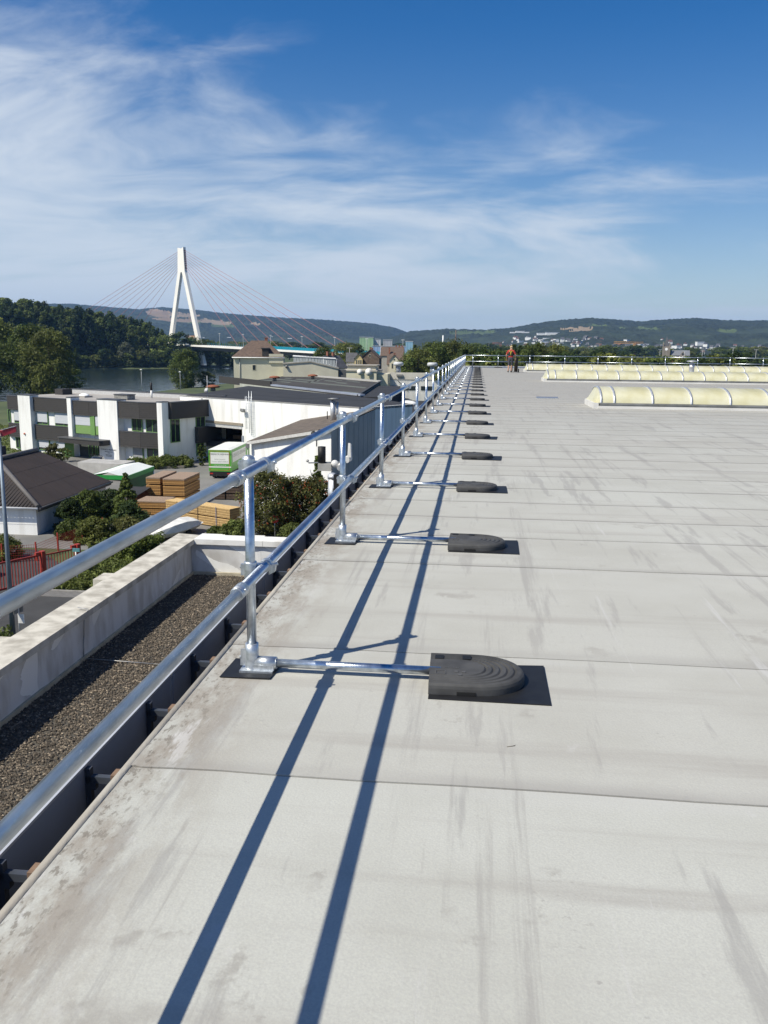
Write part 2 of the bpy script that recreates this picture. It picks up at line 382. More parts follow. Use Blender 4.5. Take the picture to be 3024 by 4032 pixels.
# one post with its fittings
pb = MB(); pb.tube((0,0,.03),(0,0,1.075),TR,20); post_me = pb.mesh('post', galv)
cb = MB(); cb.lathe((0,0,0), [(.0245,1.076),(.0305,1.0761),(.0305,1.092),(.026,1.104),(.012,1.110)], 20); cap_me = cb.mesh('post_cap', galv2)
def clamp_mesh(z, top):
    s = MB(); s.cs = True
    s.lathe((0,0,z), [(.0243,-.042),(.0315,-.0421),(.0325,-.036),(.0325,.036),(.0315,.0421),(.0243,.042)], 20)
    s.cs = False; s.box((-.047,-.011,z-.028),(-.030,.011,z+.028)); s.tube((-.052,0,z+.012),(-.030,0,z+.012),.007,8)
    s.box((.012,.018,z-.020),(.052,.072,z+.020))                      # web joining the two collars
    ox = XR-XP
    s.cs = True; s.tube((ox,.072,z),(ox,.122,z),.0325,20); s.cs = False
    # lug with bolt on the inner, lower side of the rail collar
    s.hexa([(ox+.020,.078,z-.046),(ox+.050,.078,z-.030),(ox+.050,.116,z-.030),(ox+.020,.116,z-.046),(ox+.024,.078,z+.006),(ox+.056,.078,z+.014),(ox+.056,.116,z+.014),(ox+.024,.116,z+.006)])
    s.tube((ox+.048,.097,z+.006),(ox+.062,.097,z+.012),.010,6)
    return s.mesh('clamp', galv2)
cl1 = clamp_mesh(ZT, True); cl2 = clamp_mesh(ZM, False)
ft = MB(); ft.cs = True
ft.lathe((0,0,0), [(.040,.012),(.036,.03),(.0335,.10),(.0335,.150),(.030,.1505),(.0245,.151)], 20)
ft.tube((.02,0,.050),(.125,0,.050),.0320,18); ft.tube((.125,0,.050),(.128,0,.050),.0320,18,.028); ft.cs = False
ft.box((-.055,-.052,.006),(.115,.052,.020)); ft.box((.0,-.034,.019),(.118,.034,.046))
ft.hexa([(-.062,-.004,.03),(-.030,-.004,.03),(-.030,.004,.03),(-.062,.004,.03),(-.058,-.004,.115),(-.034,-.004,.118),(-.034,.004,.118),(-.058,.004,.115)])
ft.tube((-.064,0,.075),(-.058,0,.075),.009,6)
foot_me = ft.mesh('foot', galv2)
ar = MB(); ar.tube((.128,0,.050),(.96,0,.050),.0215,16); arm_me = ar.mesh('outrigger', galv)
pd = MB()
pd.hexa([(-.135,-.115,.0035),(.115,-.112,.0035),(.138,.135,.0035),(-.128,.150,.0035),(-.138,-.118,.0085),(.118,-.112,.0125),(.140,.138,.0075),(-.13,.152,.0065)])
pad_me = pd.mesh('pad', matrub)
# counterweight: D-shaped moulded rubber block
def weight_mesh():
    Wd, Ls, La = .215, .205, .265   # half width, straight length, round length
    def outline(k, n=40):
        pts = [(0,-Wd*k)]
        for i in range(n+1):
            t = -math.pi/2 + math.pi*i/n
            pts.append((Ls*(.35+.65*k) + La*k*max(0,math.cos(t))**.85, Wd*k*math.sin(t)))
        pts.append((0, Wd*k)); return pts
    prof = [(1.0,.006),(1.0,.036),(.988,.050),(.965,.0585)]
    z = .060
    for kk in (.88,.79,.70,.61,.52): 
        prof += [(kk+.070,z+.0006),(kk+.026,z+.0018),(kk+.020,z-.0065),(kk+.002,z-.0060)]; z += .0012
    prof += [(.5,z+.0005),(.15,z+.0012)]
    s = MB(); ring = []
    for k, zz in prof: ring.append([(x,y,zz) for x,y in outline(k)])
    n = len(ring[0]); s.add([p_ for r_ in ring for p_ in r_],
        [(j*n+i,j*n+i+1,(j+1)*n+i+1,(j+1)*n+i) for j in range(len(ring)-1) for i in range(n-1)] + [tuple(range((len(ring)-1)*n, len(ring)*n))])
    # flat end face
    s.add([ring[0][0], ring[0][-1]] + [r_[-1] for r_ in ring[1:]] + [r_[0] for r_ in ring[1:]][::-1], [tuple(range(2*len(ring)))])
    return s
wm = weight_mesh()
wt = thing('counterweight', 'black moulded rubber counterweight block with rounded end, holding down a guardrail post', 'counterweight', (0,0,0), 0, 'rubber counterweights along the guardrail')
w0 = wm.build('body', rubber, wt); 
hol = MB()
for x, y in ((.045,.13),(.185,.135)): hol.box((x-.022,y-.026,.0600),(x+.022,y+.026,.0700))
hol.build('handle_hole', black, wt)
nt_ = MB(); nt_.box((.135,-.2185,.0062),(.225,-.19,.024)); nt_.build('grip_notch', black, wt)
mk = MB()   # raised moulding: frame mark and three-part arrow mark
for a, b_ in (((.03,-.06),(.08,-.056)),((.03,-.104),(.08,-.1)),((.03,-.1),(.034,-.06)),((.076,-.1),(.08,-.06))): mk.box((a[0],a[1],.066),(b_[0],b_[1],.0702))
for k in range(3):
    t = k*2.094+.5; cx_, cy_ = .15+.021*math.cos(t), -.08+.026*math.sin(t)
    mk.box((cx_-.009,cy_-.009,.066),(cx_+.009,cy_+.009,.0702))
for k in range(9): mk.box((.075+.008*k,-.02,.066),(.080+.008*k,-.012,.0698))
mk.build('moulded_mark', mat('rubber_mark', (.09,.09,.092), rough=.7), wt)
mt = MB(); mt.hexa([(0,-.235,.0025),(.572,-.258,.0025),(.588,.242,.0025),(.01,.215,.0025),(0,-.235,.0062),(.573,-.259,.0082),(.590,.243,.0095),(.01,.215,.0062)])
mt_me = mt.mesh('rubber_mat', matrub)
posts = [1.066] + [POST0 + PITCHY*k for k in range(NP)]
first = True
ORD = ('zeroth','first','second','third','fourth','fifth','sixth','seventh','eighth','ninth','tenth','eleventh','twelfth')
for pi, y in enumerate(posts):
    po = link('post', post_me, rail, (0, y-POST0, 0))
    link('post_cap', cap_me, po); link('clamp', cl1, po); link('clamp', cl2, po); link('foot', foot_me, po); link('outrigger', arm_me, po); link('pad', pad_me, po)
    wc = wt if first else copy_tree(wt); first = False
    wc.location = (XP+.905, y+.012, .003); wc['label'] = 'black rubber counterweight with rounded end, %s along the guardrail after the twig' % ORD[pi] if 0 < pi < 13 else ('black rubber counterweight standing before the twig' if pi == 0 else 'small black counterweight further along than the twelfth after the twig')
    wc.rotation_euler = (0,0,rs.uniform(-.045,.045))
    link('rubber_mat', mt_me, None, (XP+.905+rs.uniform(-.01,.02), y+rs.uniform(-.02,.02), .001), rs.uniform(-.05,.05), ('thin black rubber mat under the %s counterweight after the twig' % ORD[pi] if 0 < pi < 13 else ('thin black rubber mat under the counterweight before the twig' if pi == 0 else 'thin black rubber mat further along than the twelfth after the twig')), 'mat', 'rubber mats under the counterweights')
# guardrail along the far end
fr = thing('guardrail', 'galvanised tube guardrail across the far end of the roof, behind the skylights', 'guardrail', (XP, far_y(XP)-.45, 0), math.atan(.14))
Lf = 36.0
for zz, nm in ((ZT,'top_rail'),(ZM,'mid_rail')):
    for k in range(6):
        s = MB(); s.tube((k*6.0+.0,0,zz),(k*6.0+5.998,0,zz),TR+.003,10); s.build(nm, galv, fr)
fpost = MB(); fpost.tube((0,.05,.0),(0,.05,1.09),TR+.003,10); fpm = fpost.mesh('post', galv)
ffoot = MB(); ffoot.box((-.06,-.35,.012),(.06,.1,.03)); ffoot.box((-.32,-.30,.006),(.32,.05,.075)); ffm = ffoot.mesh('foot_weight', rubber)
fcl = MB()
for z in (ZT,ZM): fcl.cs = True; fcl.tube((-.045,0,z),(.045,0,z),.036,10); fcl.tube((0,.05,z-.045),(0,.05,z+.045),.036,10); fcl.cs = False
fclm = fcl.mesh('clamp', galv2)
for x in (.05, .72, 2.95, 5.75, 8.85, 11.8, 14.8, 17.8, 20.7, 23.6, 26.6):
    o = link('post', fpm, fr, (x,0,0)); link('foot_weight', ffm, o); link('clamp', fclm, o)

# ================================================================== barrel skylights
def poly_mat():
    ma = mat('yellowed_polycarbonate', (.84,.82,.62), (.70,.66,.40), scale=1.6, rough=.34, trans=.35, detail=8, lo=.34, hi=.60, stretch=(1,.5,1), spec=.5)
    return ma
poly = poly_mat(); alu = mat('aluminium', (.62,.63,.64), (.52,.53,.54), scale=6, rough=.45, metal=.6)
curbm = mat('white_curb', (.70,.69,.66), (.55,.54,.51), scale=1.5, rough=.7, stretch=(.5,1,1)); alud = mat('weathered_aluminium', (.30,.30,.29), (.2,.2,.19), scale=3, rough=.5, metal=.4)
def arc(w, h, n=12):   # half-ellipse-ish profile: y from 0 to w
    return [(w/2 - w/2*math.cos(math.pi*i/n), .165 + (h-.165)*math.sin(math.pi*i/n)**.8) for i in range(n+1)]
def skylight(x0, y0, n, label, w=2.05, h=.58, pitch=1.055, first=.38):
    sk = thing('barrel_skylight', label, 'skylight', (x0, y0, 0))
    Lx = first + pitch*n
    s = MB(); s.box((-.05,-.04,.002),(Lx,w+.04,.075)); s.build('curb', curbm, sk)
    s = MB(); s.box((-.02,0,.076),(Lx,w,.150)); s.box((-.035,-.02,.118),(Lx,.0,.162)); s.build('gutter_profile', alud, sk)
    pr = arc(w, h)
    def panel(dx):
        q = MB(); q.cs = True; m_ = len(pr)
        v = [(x, y, z) for x in (0.012, dx-.012) for y, z in pr]
        q.add(v, [(i, m_+i, m_+i+1, i+1) for i in range(m_-1)]); return q.mesh('glazing_panel', poly)
    pa, pb_ = panel(first), panel(pitch)
    rb = MB(); m_ = len(pr); pr2 = arc(w+.05, h+.02)
    rb.cs = True
    v = [(x, y-(.0 if q_ == pr else .025), z) for x in (-.03, .03) for q_ in (pr, pr2) for y, z in q_]
    rb.add([(x, y, z-.01) for x in (-.030,.030) for y, z in pr] + [(x, y-.025, z) for x in (-.030,.030) for y, z in pr2],
           [(2*m_+i, 3*m_+i, 3*m_+i+1, 2*m_+i+1) for i in range(m_-1)] + [(i, 2*m_+i, 2*m_+i+1, i+1) for i in range(m_-1)] + [(m_+i, m_+i+1, 3*m_+i+1, 3*m_+i) for i in range(m_-1)])
    rbm = rb.mesh('rib', alu)
    link('glazing_panel', pa, sk, (0.0,0,0)); link('rib', rbm, sk, (.012,0,0))
    for k in range(n):
        x = first + pitch*k; link('glazing_panel', pb_, sk, (x,0,0)); link('rib', rbm, sk, (x,0,0))
    # sloping end wall of the vault
    q = MB(); v = [(-.0, y, z) for y, z in pr] + [(-.16, .06 + (w-.12)*i/(len(pr)-1), .165) for i in range(len(pr))]
    q.add(v, [(i, i+1, m_+i+1, m_+i) for i in range(m_-1)]); q.build('end_wall', poly, sk)
    q = MB(); q.box((-.19,-.02,.0),(-.052,w+.02,.164)); q.build('end_curb', curbm, sk)
    return sk
skylight(3.50, 24.87, 16, 'nearest of three long yellowed barrel skylights, the one standing well clear of the others')
skylight(3.62, 44.95, 22, 'middle of three long yellowed barrel skylights, directly in front of the vent pipe')
skylight(3.62, 63.50, 24, 'last of three long yellowed barrel skylights, closest to the guardrail across the far end')
vp = thing('vent_pipe', 'round metal vent pipe with flat rain cap between two barrel skylights', 'vent pipe', (13.1, 55, 0))
s = MB(); s.cs = True; s.lathe((0,0,0), [(.19,0),(.19,.08),(.155,.10),(.155,.62),(.165,.63),(.165,.69),(.155,.70),(.155,.86)], 16); s.build('pipe', alu, vp)
s = MB(); s.cs = True; s.lathe((0,0,0), [(.10,.86),(.10,.98)], 8); s.lathe((0,0,0), [(.33,.985),(.30,1.03),(.05,1.06)], 16); s.build('rain_cap', alu, vp)
s = MB(); s.hexa([(-.36,-.10,.002),(.36,-.10,.002),(.36,.10,.002),(-.36,.10,.002),(-.36,-.10,.03),(.36,-.10,.03),(.36,.0,.06),(-.36,.0,.06)])
s.build('metal_flashing', galv2, None, loc=(2.38,29.6,0), label='short bent metal strip lying loose on the grey roof beside the nearest skylight', cat='metal strip')
tw = MB(); tw.tube((0,0,.004),(.034,.014,.005),.0016,5); tw.tube((.03,.012,.005),(.038,.024,.003),.0012,5)
tw.build('twig', bark, None, loc=(.17,3.35,0), label='tiny dark twig lying on the bare roof before the first counterweight', cat='twig')

# ================================================================== gravelled annex roof below
ann = thing('annex_building', 'lower annex with gravelled roof and stained concrete parapet beside the hall', 'building', (0,0,G))
AZ_ = -4.0 - G    # gravel level above the street
s = MB(); s.box((-7.55,-6,0),(-1.64,20.75,AZ_-.06)); s.build('wall', white, ann)
gb = mat('gravel_base', (.10,.09,.075), (.06,.055,.045), scale=30, rough=.95)
s = MB(); s.box((-6.99,-5.5,AZ_-.058),(-1.66,20.25,AZ_-.03)); s.build('roof_bed', gb, ann)
conc = mat('stained_concrete', (.58,.55,.48), (.36,.335,.285), scale=3.4, rough=.9, bump=.3, bscale=50, detail=9, lo=.36, hi=.60)
white_st = mat('white_coping_paint', (.76,.75,.72), (.52,.50,.46), scale=1.3, rough=.8, detail=8, lo=.3, hi=.5)
PT = -3.10 - G
# parapet cores
s = MB(); s.box((-7.40,-6,AZ_-.055),(-7.00,20.70,PT-.14)); s.box((-6.999,20.30,AZ_-.055),(-1.66,20.68,PT-.14)); s.build('parapet', white, ann)
for k in range(10):
    y0 = -4 + 2.48*k; y1 = min(y0+2.472, 20.75); s = MB()
    s.hexa([(-7.47,y0,PT-.138),(-6.90,y0,PT-.138),(-6.90,y1,PT-.138),(-7.47,y1,PT-.138),(-7.47,y0,PT+.01),(-6.90,y0,PT-.02),(-6.90,y1,PT-.02),(-7.47,y1,PT+.01)])
    s.build('coping_slab', conc, ann)
for y0 in (12.25, 16.35): 
    s = MB(); s.box((-7.76,y0,0),(-7.56,y0+.62,PT-.14)); s.box((-7.74,y0-.03,PT-.139),(-7.475,y0+.50,PT-.02)); s.build('pilaster', conc, ann)
for k in range(3):
    x0 = -6.895 + 1.75*k; s = MB(); s.box((x0,20.22,PT-.138),(x0+1.742,20.76,PT-.004)); s.build('coping_slab', white_st, ann)
# loose wrinkled membrane lining the parapet, in strips
lin = mat('parapet_lining', (.64,.64,.635), (.48,.465,.44), scale=1.5, rough=.75, detail=9, lo=.36, hi=.56, stretch=(1,2.0,.7))
base_st = mat('lining_foot', (.50,.45,.34), (.35,.31,.23), scale=4, rough=.9)
def lining(p0, p1, nrm, seed):
    p0, p1 = np.array(p0), np.array(p1); ln = np.linalg.norm(p1-p0); nu, nv = max(8,int(ln/.06)), 14
    U, V = np.meshgrid(np.linspace(0,1,nu), np.linspace(0,1,nv), indexing='ij')
    s_ = U*ln
    fold = .05*(vnoise(s_*2.2+V*2.6+seed*7, V*.8+seed, seed)-.5) + .07*np.maximum(0, vnoise(s_*1.1-V*1.5+3*seed, V*.4, seed+5)-.55)
    fold *= np.minimum(1, np.minimum(U, 1-U)*18)
    P = p0[None,None,:]*(1-U[...,None]) + p1[None,None,:]*U[...,None]
    off = .012 + fold
    X = P[...,0]+nrm[0]*off; Y = P[...,1]+nrm[1]*off; Z = AZ_-.03 + V*(PT-.145-AZ_+.03)
    v = np.stack([X,Y,Z],-1).reshape(-1,3); idx = np.arange(nu*nv).reshape(nu,nv)
    f = np.stack([idx[:-1,:-1],idx[1:,:-1],idx[1:,1:],idx[:-1,1:]],-1).reshape(-1,4)
    link('lining_sheet', np_mesh('lining_sheet', v, f, lin, smooth=True), ann)
for k in range(11): lining((-7.0, 20.28-1.9*k), (-7.0, 20.28-1.9*(k+1)+.004), (1,0), k+1)
for k in range(3): lining((-6.98+1.77*k, 20.30), (-6.98+1.77*(k+1)-.004, 20.30), (0,-1), k+21)
s = MB(); s.box((-6.985,-5.5,AZ_-.028),(-6.935,20.28,AZ_+.055)); s.box((-6.93,20.21,AZ_-.028),(-1.66,20.282,AZ_+.055)); s.build('lining_foot', base_st, ann)
# gravel: real pebbles
rg = np.random.default_rng(5); n = 80000
octv = np.array([(1,0,0),(-1,0,0),(0,1,0),(0,-1,0),(0,0,1),(0,0,-1)], float)
octf = np.array([(0,2,4),(2,1,4),(1,3,4),(3,0,4)])
cx_ = rg.uniform(-6.94,-1.67,n); cy_ = 20.2 - 13.8*rg.random(n); sz = rg.uniform(.010,.023,n)
sc_ = np.stack([sz*rg.uniform(.8,1.4,n), sz*rg.uniform(.8,1.4,n), sz*rg.uniform(.5,.9,n)],-1); an = rg.uniform(0,6.28,n)
V = octv[None]*sc_[:,None,:]; V = V + rg.normal(0,.15,(n,6,3))*sz[:,None,None]
ca, sa = np.cos(an)[:,None], np.sin(an)[:,None]
V = np.stack([V[...,0]*ca-V[...,1]*sa, V[...,0]*sa+V[...,1]*ca, V[...,2]],-1)
V += np.stack([cx_,cy_,AZ_-.02+rg.uniform(0,.012,n)],-1)[:,None,:]
F = (octf[None]+6*np.arange(n)[:,None,None]).reshape(-1,3)
tone = np.repeat(rg.choice([.35,.5,.7,.9,1.2,1.7,2.3], n, p=[.22,.26,.2,.14,.1,.05,.03]), 4)
pebm = mat('gravel', (.19,.155,.115), (.13,.105,.078), scale=8, rough=.85, tone=True)
go = link('roof_gravel', np_mesh('roof_gravel', V.reshape(-1,3), F, pebm, tone), ann); go['kind'] = 'stuff'
wire = mat('conductor_wire', (.45,.45,.45), rough=.5, metal=.6)
s = MB(); s.path([(-6.9,14.12,AZ_+.03),(-5.6,14.03,AZ_+.025),(-3.8,13.9,AZ_+.03),(-1.68,13.8,AZ_+.03)],.008,6); s.path([(-6.955,14.12,AZ_+.02),(-6.965,14.2,AZ_+.4),(-6.955,14.25,PT-.1),(-6.88,14.25,PT+.02),(-7.1,14.3,PT+.03)],.009,6); s.build('lightning_conductor', wire, ann)

# ================================================================== ground, river, hills
RN = np.array((.743,-.669)); RT = np.array((.669,.743))   # across and along the river
rows = [(900,G),(700,G),(200,G),(-50,G),(-150,G),(-250,G),(-345,G-.3),(-372,-16.4),(-392,-18.2),(-400,-20.5),(-560,-22),(-700,-20.5),(-712,-18.2),(-722,-17),(-760,-16.2),(-1100,-16),(-2200,-15.5),(-5500,-15)]
ts = np.concatenate([np.linspace(-2600,-900,6), np.linspace(-800,1700,64), np.linspace(1900,6500,10)])
v = []; rgd = np.random.default_rng(2)
for nval, z in rows:
    for t in ts:
        j = (18*(vnoise(np.array([t/90.]), np.array([nval/50.]), 4)[0]-.5)) if -730 < nval < -360 else 0
        if -401 < nval < -340: j += max(-15, min(90, 60-.8*(t-160)))
        p2 = RN*(nval+j) + RT*t; v.append((p2[0], p2[1], z))
nt2 = len(ts); f = []
for a in range(len(rows)-1):
    for b_ in range(nt2-1): f.append((a*nt2+b_, a*nt2+b_+1, (a+1)*nt2+b_+1, (a+1)*nt2+b_))
me = bpy.data.meshes.new('ground'); me.from_pydata(v, [], f)
grassg = mat('rough_grass_ground', (.085,.105,.04), (.05,.07,.028), scale=.08, rough=.95, detail=8)
me.materials.append(grassg); me.update(); link('ground', me, kind='structure')
wmat = mat('river_water', (.018,.030,.026), (.012,.020,.018), scale=.02, rough=.12, bump=.9, bscale=.16, stretch=(1,1,1), spec=.5, bdist=.45)
c4 = [RN*a + RT*t for a, t in ((-282,-2590),(-282,6490),(-725,6490),(-725,-2590))]
me = bpy.data.meshes.new('river'); me.from_pydata([(p_[0],p_[1],-18.6) for p_ in c4], [], [(0,1,2,3)]); me.materials.append(wmat); me.update(); link('river', me, kind='structure')

SKYL = np.array([(-45,2.2),(-36,2.3),(-29.71,2.25),(-25.58,2.35),(-23.14,2.18),(-21.75,2.1),(-20.34,2.27),(-18.34,2.17),(-16.6,1.97),(-14.25,1.83),(-11.87,1.69),(-10.07,1.62),(-8.26,1.53),(-7.05,1.39),(-5.53,1.17),(-4.46,.80),(-3.0,.3),(0,-.1),(20,-.1)])
SKYR = np.array([(-8,-.1),(-6.5,.25),(-5.2,.7),(-4.46,.90),(-3.41,1.01),(-2.2,1.11),(.51,1.10),(2,1.2),(3.47,1.42),(5.5,1.63),(7.22,1.84),(8.37,1.79),(10.06,1.68),(11.72,1.77),(13.34,1.85),(14.95,1.68),(16.52,1.66),(17.51,1.71),(26,1.9),(38,1.6)])
def hill_h(az, r, tab, r0, r1):
    el = np.interp(az, tab[:,0], tab[:,1]); top = CAM_Z + r1*np.tan(np.radians(el)) + 16
    u = np.clip((r-r0)/(r1-r0), 0, 1); sh = u*u*(3-2*u)*.72 + .28*u
    dx = r*np.sin(np.radians(az)); dy = r*np.cos(np.radians(az))
    bumps = (vnoise(dx/420., dy/420., 11)-.5)*70*u*(1-u)*2.6 + (vnoise(dx/160., dy/160., 12)-.5)*22*u*(1-u)*3
    h = top*sh + bumps*np.minimum(1, top/120.)
    back = np.clip((r-r1)/1500., 0, 1); h = h*(1-.35*back)
    return -16 + np.maximum(h, -2)
def forestmask(x, y, seed): return vnoise(x/230., y/130., seed) + .35*vnoise(x/70., y/50., seed+1)
def hill_mat(name, c1_, c2_):
    return mat(name, c1_, c2_, scale=.012, rough=.95, detail=9, lo=.32, hi=.68, tone=True)
def hills(tab, a0, a1, r0, r1, na, nr, label_seed, ma):
    az = np.linspace(a0, a1, na); rr = r0 + (r1*1.12-r0)*np.linspace(0,1,nr)**.9
    A, RR = np.meshgrid(az, rr, indexing='ij')
    H = hill_h(A, RR, tab, r0, r1)
    x = RR*np.sin(np.radians(A)); y = RR*np.cos(np.radians(A))
    crown = vnoise(x/19., y/19., label_seed)*.7 + vnoise(x/9., y/9., label_seed+3)*.3
    patch = np.clip((forestmask(x, y, label_seed+7)-.50)*6, 0, 1)
    u = np.clip((RR-r0)/(r1-r0), 0, 1)
    wooded = np.clip(patch + np.clip((u-.55)*5,0,1), 0, 1)
    # open fields between the woods: (azimuth span, height span on the slope, kind)
    EL_ = np.degrees(np.arctan((H-CAM_Z)/RR)); fk = np.zeros(A.shape, int)
    wob = (vnoise(x/70., y/70., 41)-.5)*.10
    for a0_, a1_, e0_, e1_, tl, kd in FIELDS:
        tt = (A-a0_)/(a1_-a0_); mid = (e0_+e1_)/2 + tl*(tt-.5); half = (e1_-e0_)/2*np.clip(np.minimum(tt,1-tt)*6,0,1)
        fk[(tt > 0) & (tt < 1) & (np.abs(EL_+wob-mid) < half)] = kd
    H = H + crown*(5+11*wooded)*np.clip(u*8,0,1)*(fk == 0)
    v = np.stack([x,y,H],-1).reshape(-1,3); idx = np.arange(na*nr).reshape(na,nr)
    f = np.stack([idx[:-1,:-1],idx[:-1,1:],idx[1:,1:],idx[1:,:-1]],-1).reshape(-1,4)
    w_ = (1-wooded)[:-1,:-1]; tn = .75+.5*vnoise(x/60., y/60., 31)[:-1,:-1] + w_*.9*vnoise(x/300.,y/90.,33)[:-1,:-1]
    me_ = np_mesh('hills', v, f[:, ::-1], ma, np.where(fk[:-1,:-1] > 0, 1.0, tn).reshape(-1), smooth=False)
    for m_ in (tan, tan2, grn): me_.materials.append(m_)
    me_.polygons.foreach_set('material_index', fk[:-1,:-1].reshape(-1).astype(np.int32)); me_.update()
    return link('hills', me_, kind='structure')
tan = mat('stubble_field', (.24,.17,.11), (.19,.14,.09), scale=.01, rough=.95)
tan2 = mat('pale_stubble_field', (.27,.21,.14), (.22,.17,.115), scale=.01, rough=.95)
grn = mat('meadow', (.085,.115,.042), (.062,.09,.034), scale=.01, rough=.95)
FIELDS = [(-21.4,-19.7,1.72,2.12,-.15,1),(-20.1,-18.0,1.72,1.95,-.1,2),(-21.0,-17.9,1.46,1.66,-.12,1),(-18.9,-17.6,1.34,1.46,0,3),(-18.1,-16.0,1.32,1.58,-.2,2),(-17.4,-15.8,1.12,1.30,-.05,3),(-14.9,-14.2,1.30,1.40,0,2),
    (5.2,7.3,1.10,1.30,.06,2),(7.1,8.2,1.28,1.46,0,3),(8.1,9.4,1.20,1.30,-.04,3),(9.7,11.4,1.18,1.34,-.1,3),(14.6,15.8,1.08,1.22,0,3),(-1.9,1.2,.86,1.04,.06,3)]
hm = hill_mat('wooded_hills', (.026,.036,.018), (.014,.022,.012))
hills(SKYL, -44, 2, 3600, 6900, 620, 150, 3, hm)
hills(SKYR, -8, 37, 2300, 4900, 640, 170, 9, hm)
# ================================================================== vegetation kit
def leaf_mat(name, c1_, c2_): return mat(name, c1_, c2_, scale=.25, rough=.6, spec=.25, tone=True, rnd=.22, trans=.38, lo=.3, hi=.7)
lf_dark = leaf_mat('foliage_dark', (.052,.082,.022), (.034,.056,.016))
lf_mid = leaf_mat('foliage_mid', (.118,.150,.032), (.082,.112,.025))
lf_lite = leaf_mat('foliage_light', (.150,.175,.042), (.105,.135,.035))
lf_olive = leaf_mat('foliage_olive', (.160,.175,.040), (.115,.135,.032))
lf_rust = leaf_mat('foliage_rowan', (.125,.125,.036), (.085,.092,.028))
lf_silver = leaf_mat('foliage_silver', (.15,.165,.10), (.11,.13,.075))
berry = mat('berries', (.42,.07,.02), rough=.5)
def leaves(rg, centers, radii, per, size, flat=1.0, tonev=.35):
    """leaf quads spread through the outer part of each clump; returns verts, faces, tone"""
    C_ = np.repeat(np.asarray(centers,float), per, 0); Rr = np.repeat(np.asarray(radii,float), per)
    n = len(C_); d_ = rg.normal(size=(n,3)); d_ /= np.linalg.norm(d_,axis=1)[:,None]
    rad = Rr*(rg.random(n)**.45); P = C_ + d_*rad[:,None]*np.array((1,1,flat))
    nrm = d_ + rg.normal(0,.55,(n,3)); nrm[:,2] += .35; nrm /= np.linalg.norm(nrm,axis=1)[:,None]
    a = np.cross(nrm, rg.normal(size=(n,3))); a /= np.linalg.norm(a,axis=1)[:,None]; b_ = np.cross(nrm,a)
    s = size*rg.uniform(.6,1.35,n)[:,None]
    q = np.stack([P-a*s*.9, P-b_*s*.5+a*s*.1, P+a*s, P+b_*s*.5-a*s*.1],1)
    ctone = np.repeat(rg.uniform(1-tonev,1+tonev,len(centers)), per)*rg.uniform(.75,1.25,n)
    return q.reshape(-1,3), np.arange(n*4).reshape(n,4), ctone
def crown_mesh(name, ma, rg, H0, H1, Rx, ncl, per, size, shape='round', Ry=None):
    Ry = Ry or Rx; cs, rs_ = [], []
    for i in range(ncl):
        for _ in range(50):
            u = rg.random(); th = rg.uniform(0,2*math.pi)
            if shape == 'round': prof = math.sqrt(max(.03,1-(2*u-1)**2))**.8
            elif shape == 'poplar': prof = (min(1,u*4)*(1-u**2.2))**.6*.9+.1
            elif shape == 'cone': prof = max(.05,1-u)
            elif shape == 'dome': prof = math.sqrt(max(.02,1-u**2))
            elif shape == 'box': prof = 1.0
            rr = rg.random()**.40
            if shape == 'box':
                x, y = rg.uniform(-Rx,Rx), rg.uniform(-Ry,Ry)
            else:
                x, y = Rx*prof*rr*math.cos(th), Ry*prof*rr*math.sin(th)
            cs.append((x, y, H0+(H1-H0)*u)); break
        rs_.append((Rx+Ry)/2*rg.uniform(.17,.36)*(1 if shape != 'cone' else max(.35,1-u)))
    v, f, t = leaves(rg, cs, rs_, per, size, .8)
    return np_mesh(name, v, f, ma, t)
def trunk_mesh(name, H, r, rg, limbs=5, spread=1.0):
    s = MB(); s.cs = True; p0 = Vector((0,0,-.3)); n = 5
    for i in range(n):
        p1 = Vector((rg.normal()*.04*H*.3, rg.normal()*.04*H*.3, H*(i+1)/n)); s.tube(p0, p1, r*(1-.8*i/n), 8, r*(1-.8*(i+1)/n), caps=False); p0 = p1
    for k in range(limbs):
        z = H*rg.uniform(.35,.8); t = rg.uniform(0,6.28); l = spread*rg.uniform(.5,.9)
        s.tube((0,0,z),(l*math.cos(t),l*math.sin(t),z+l*.6),r*.35,6,r*.1,caps=False)
    return s.mesh(name, bark)
rv = np.random.default_rng(21)
LIB = {}
def lib(key, ma, H, Rx, ncl, per, size, shape, base=.15, r=None):
    LIB[key] = (crown_mesh('crown', ma, rv, H*base, H*.97, Rx, ncl, per, size, shape), trunk_mesh('trunk', H*.75, r or H*.018, rv, 5, Rx*.8), H)
# unit-ish trees used at a distance (metres)
for i in range(3): lib('far%d'%i, (lf_dark,lf_mid,lf_olive)[i], 14, 5.2, 60, 42, .46, 'round')
for i in range(3): lib('pop%d'%i, (lf_dark,lf_dark,lf_mid)[i], 44, 9.0, 95, 55, .95, 'poplar', .02)
for i in range(2): lib('big%d'%i, (lf_olive,lf_mid)[i], 20, 8.5, 120, 90, .42, 'round', .05)
lib('con', lf_dark, 13, 3.0, 70, 45, .32, 'cone', .06)
def tree(key, loc, s=1.0, rz=None, name='tree', label='', cat='tree', group=None, sxy=None):
    cr, tr, H = LIB[key]; t = thing(name, label, cat, loc, rv.uniform(0,6.28) if rz is None else rz, group)
    t.scale = ((sxy or s),(sxy or s),s); link('crown', cr, t); link('trunk', tr, t); return t

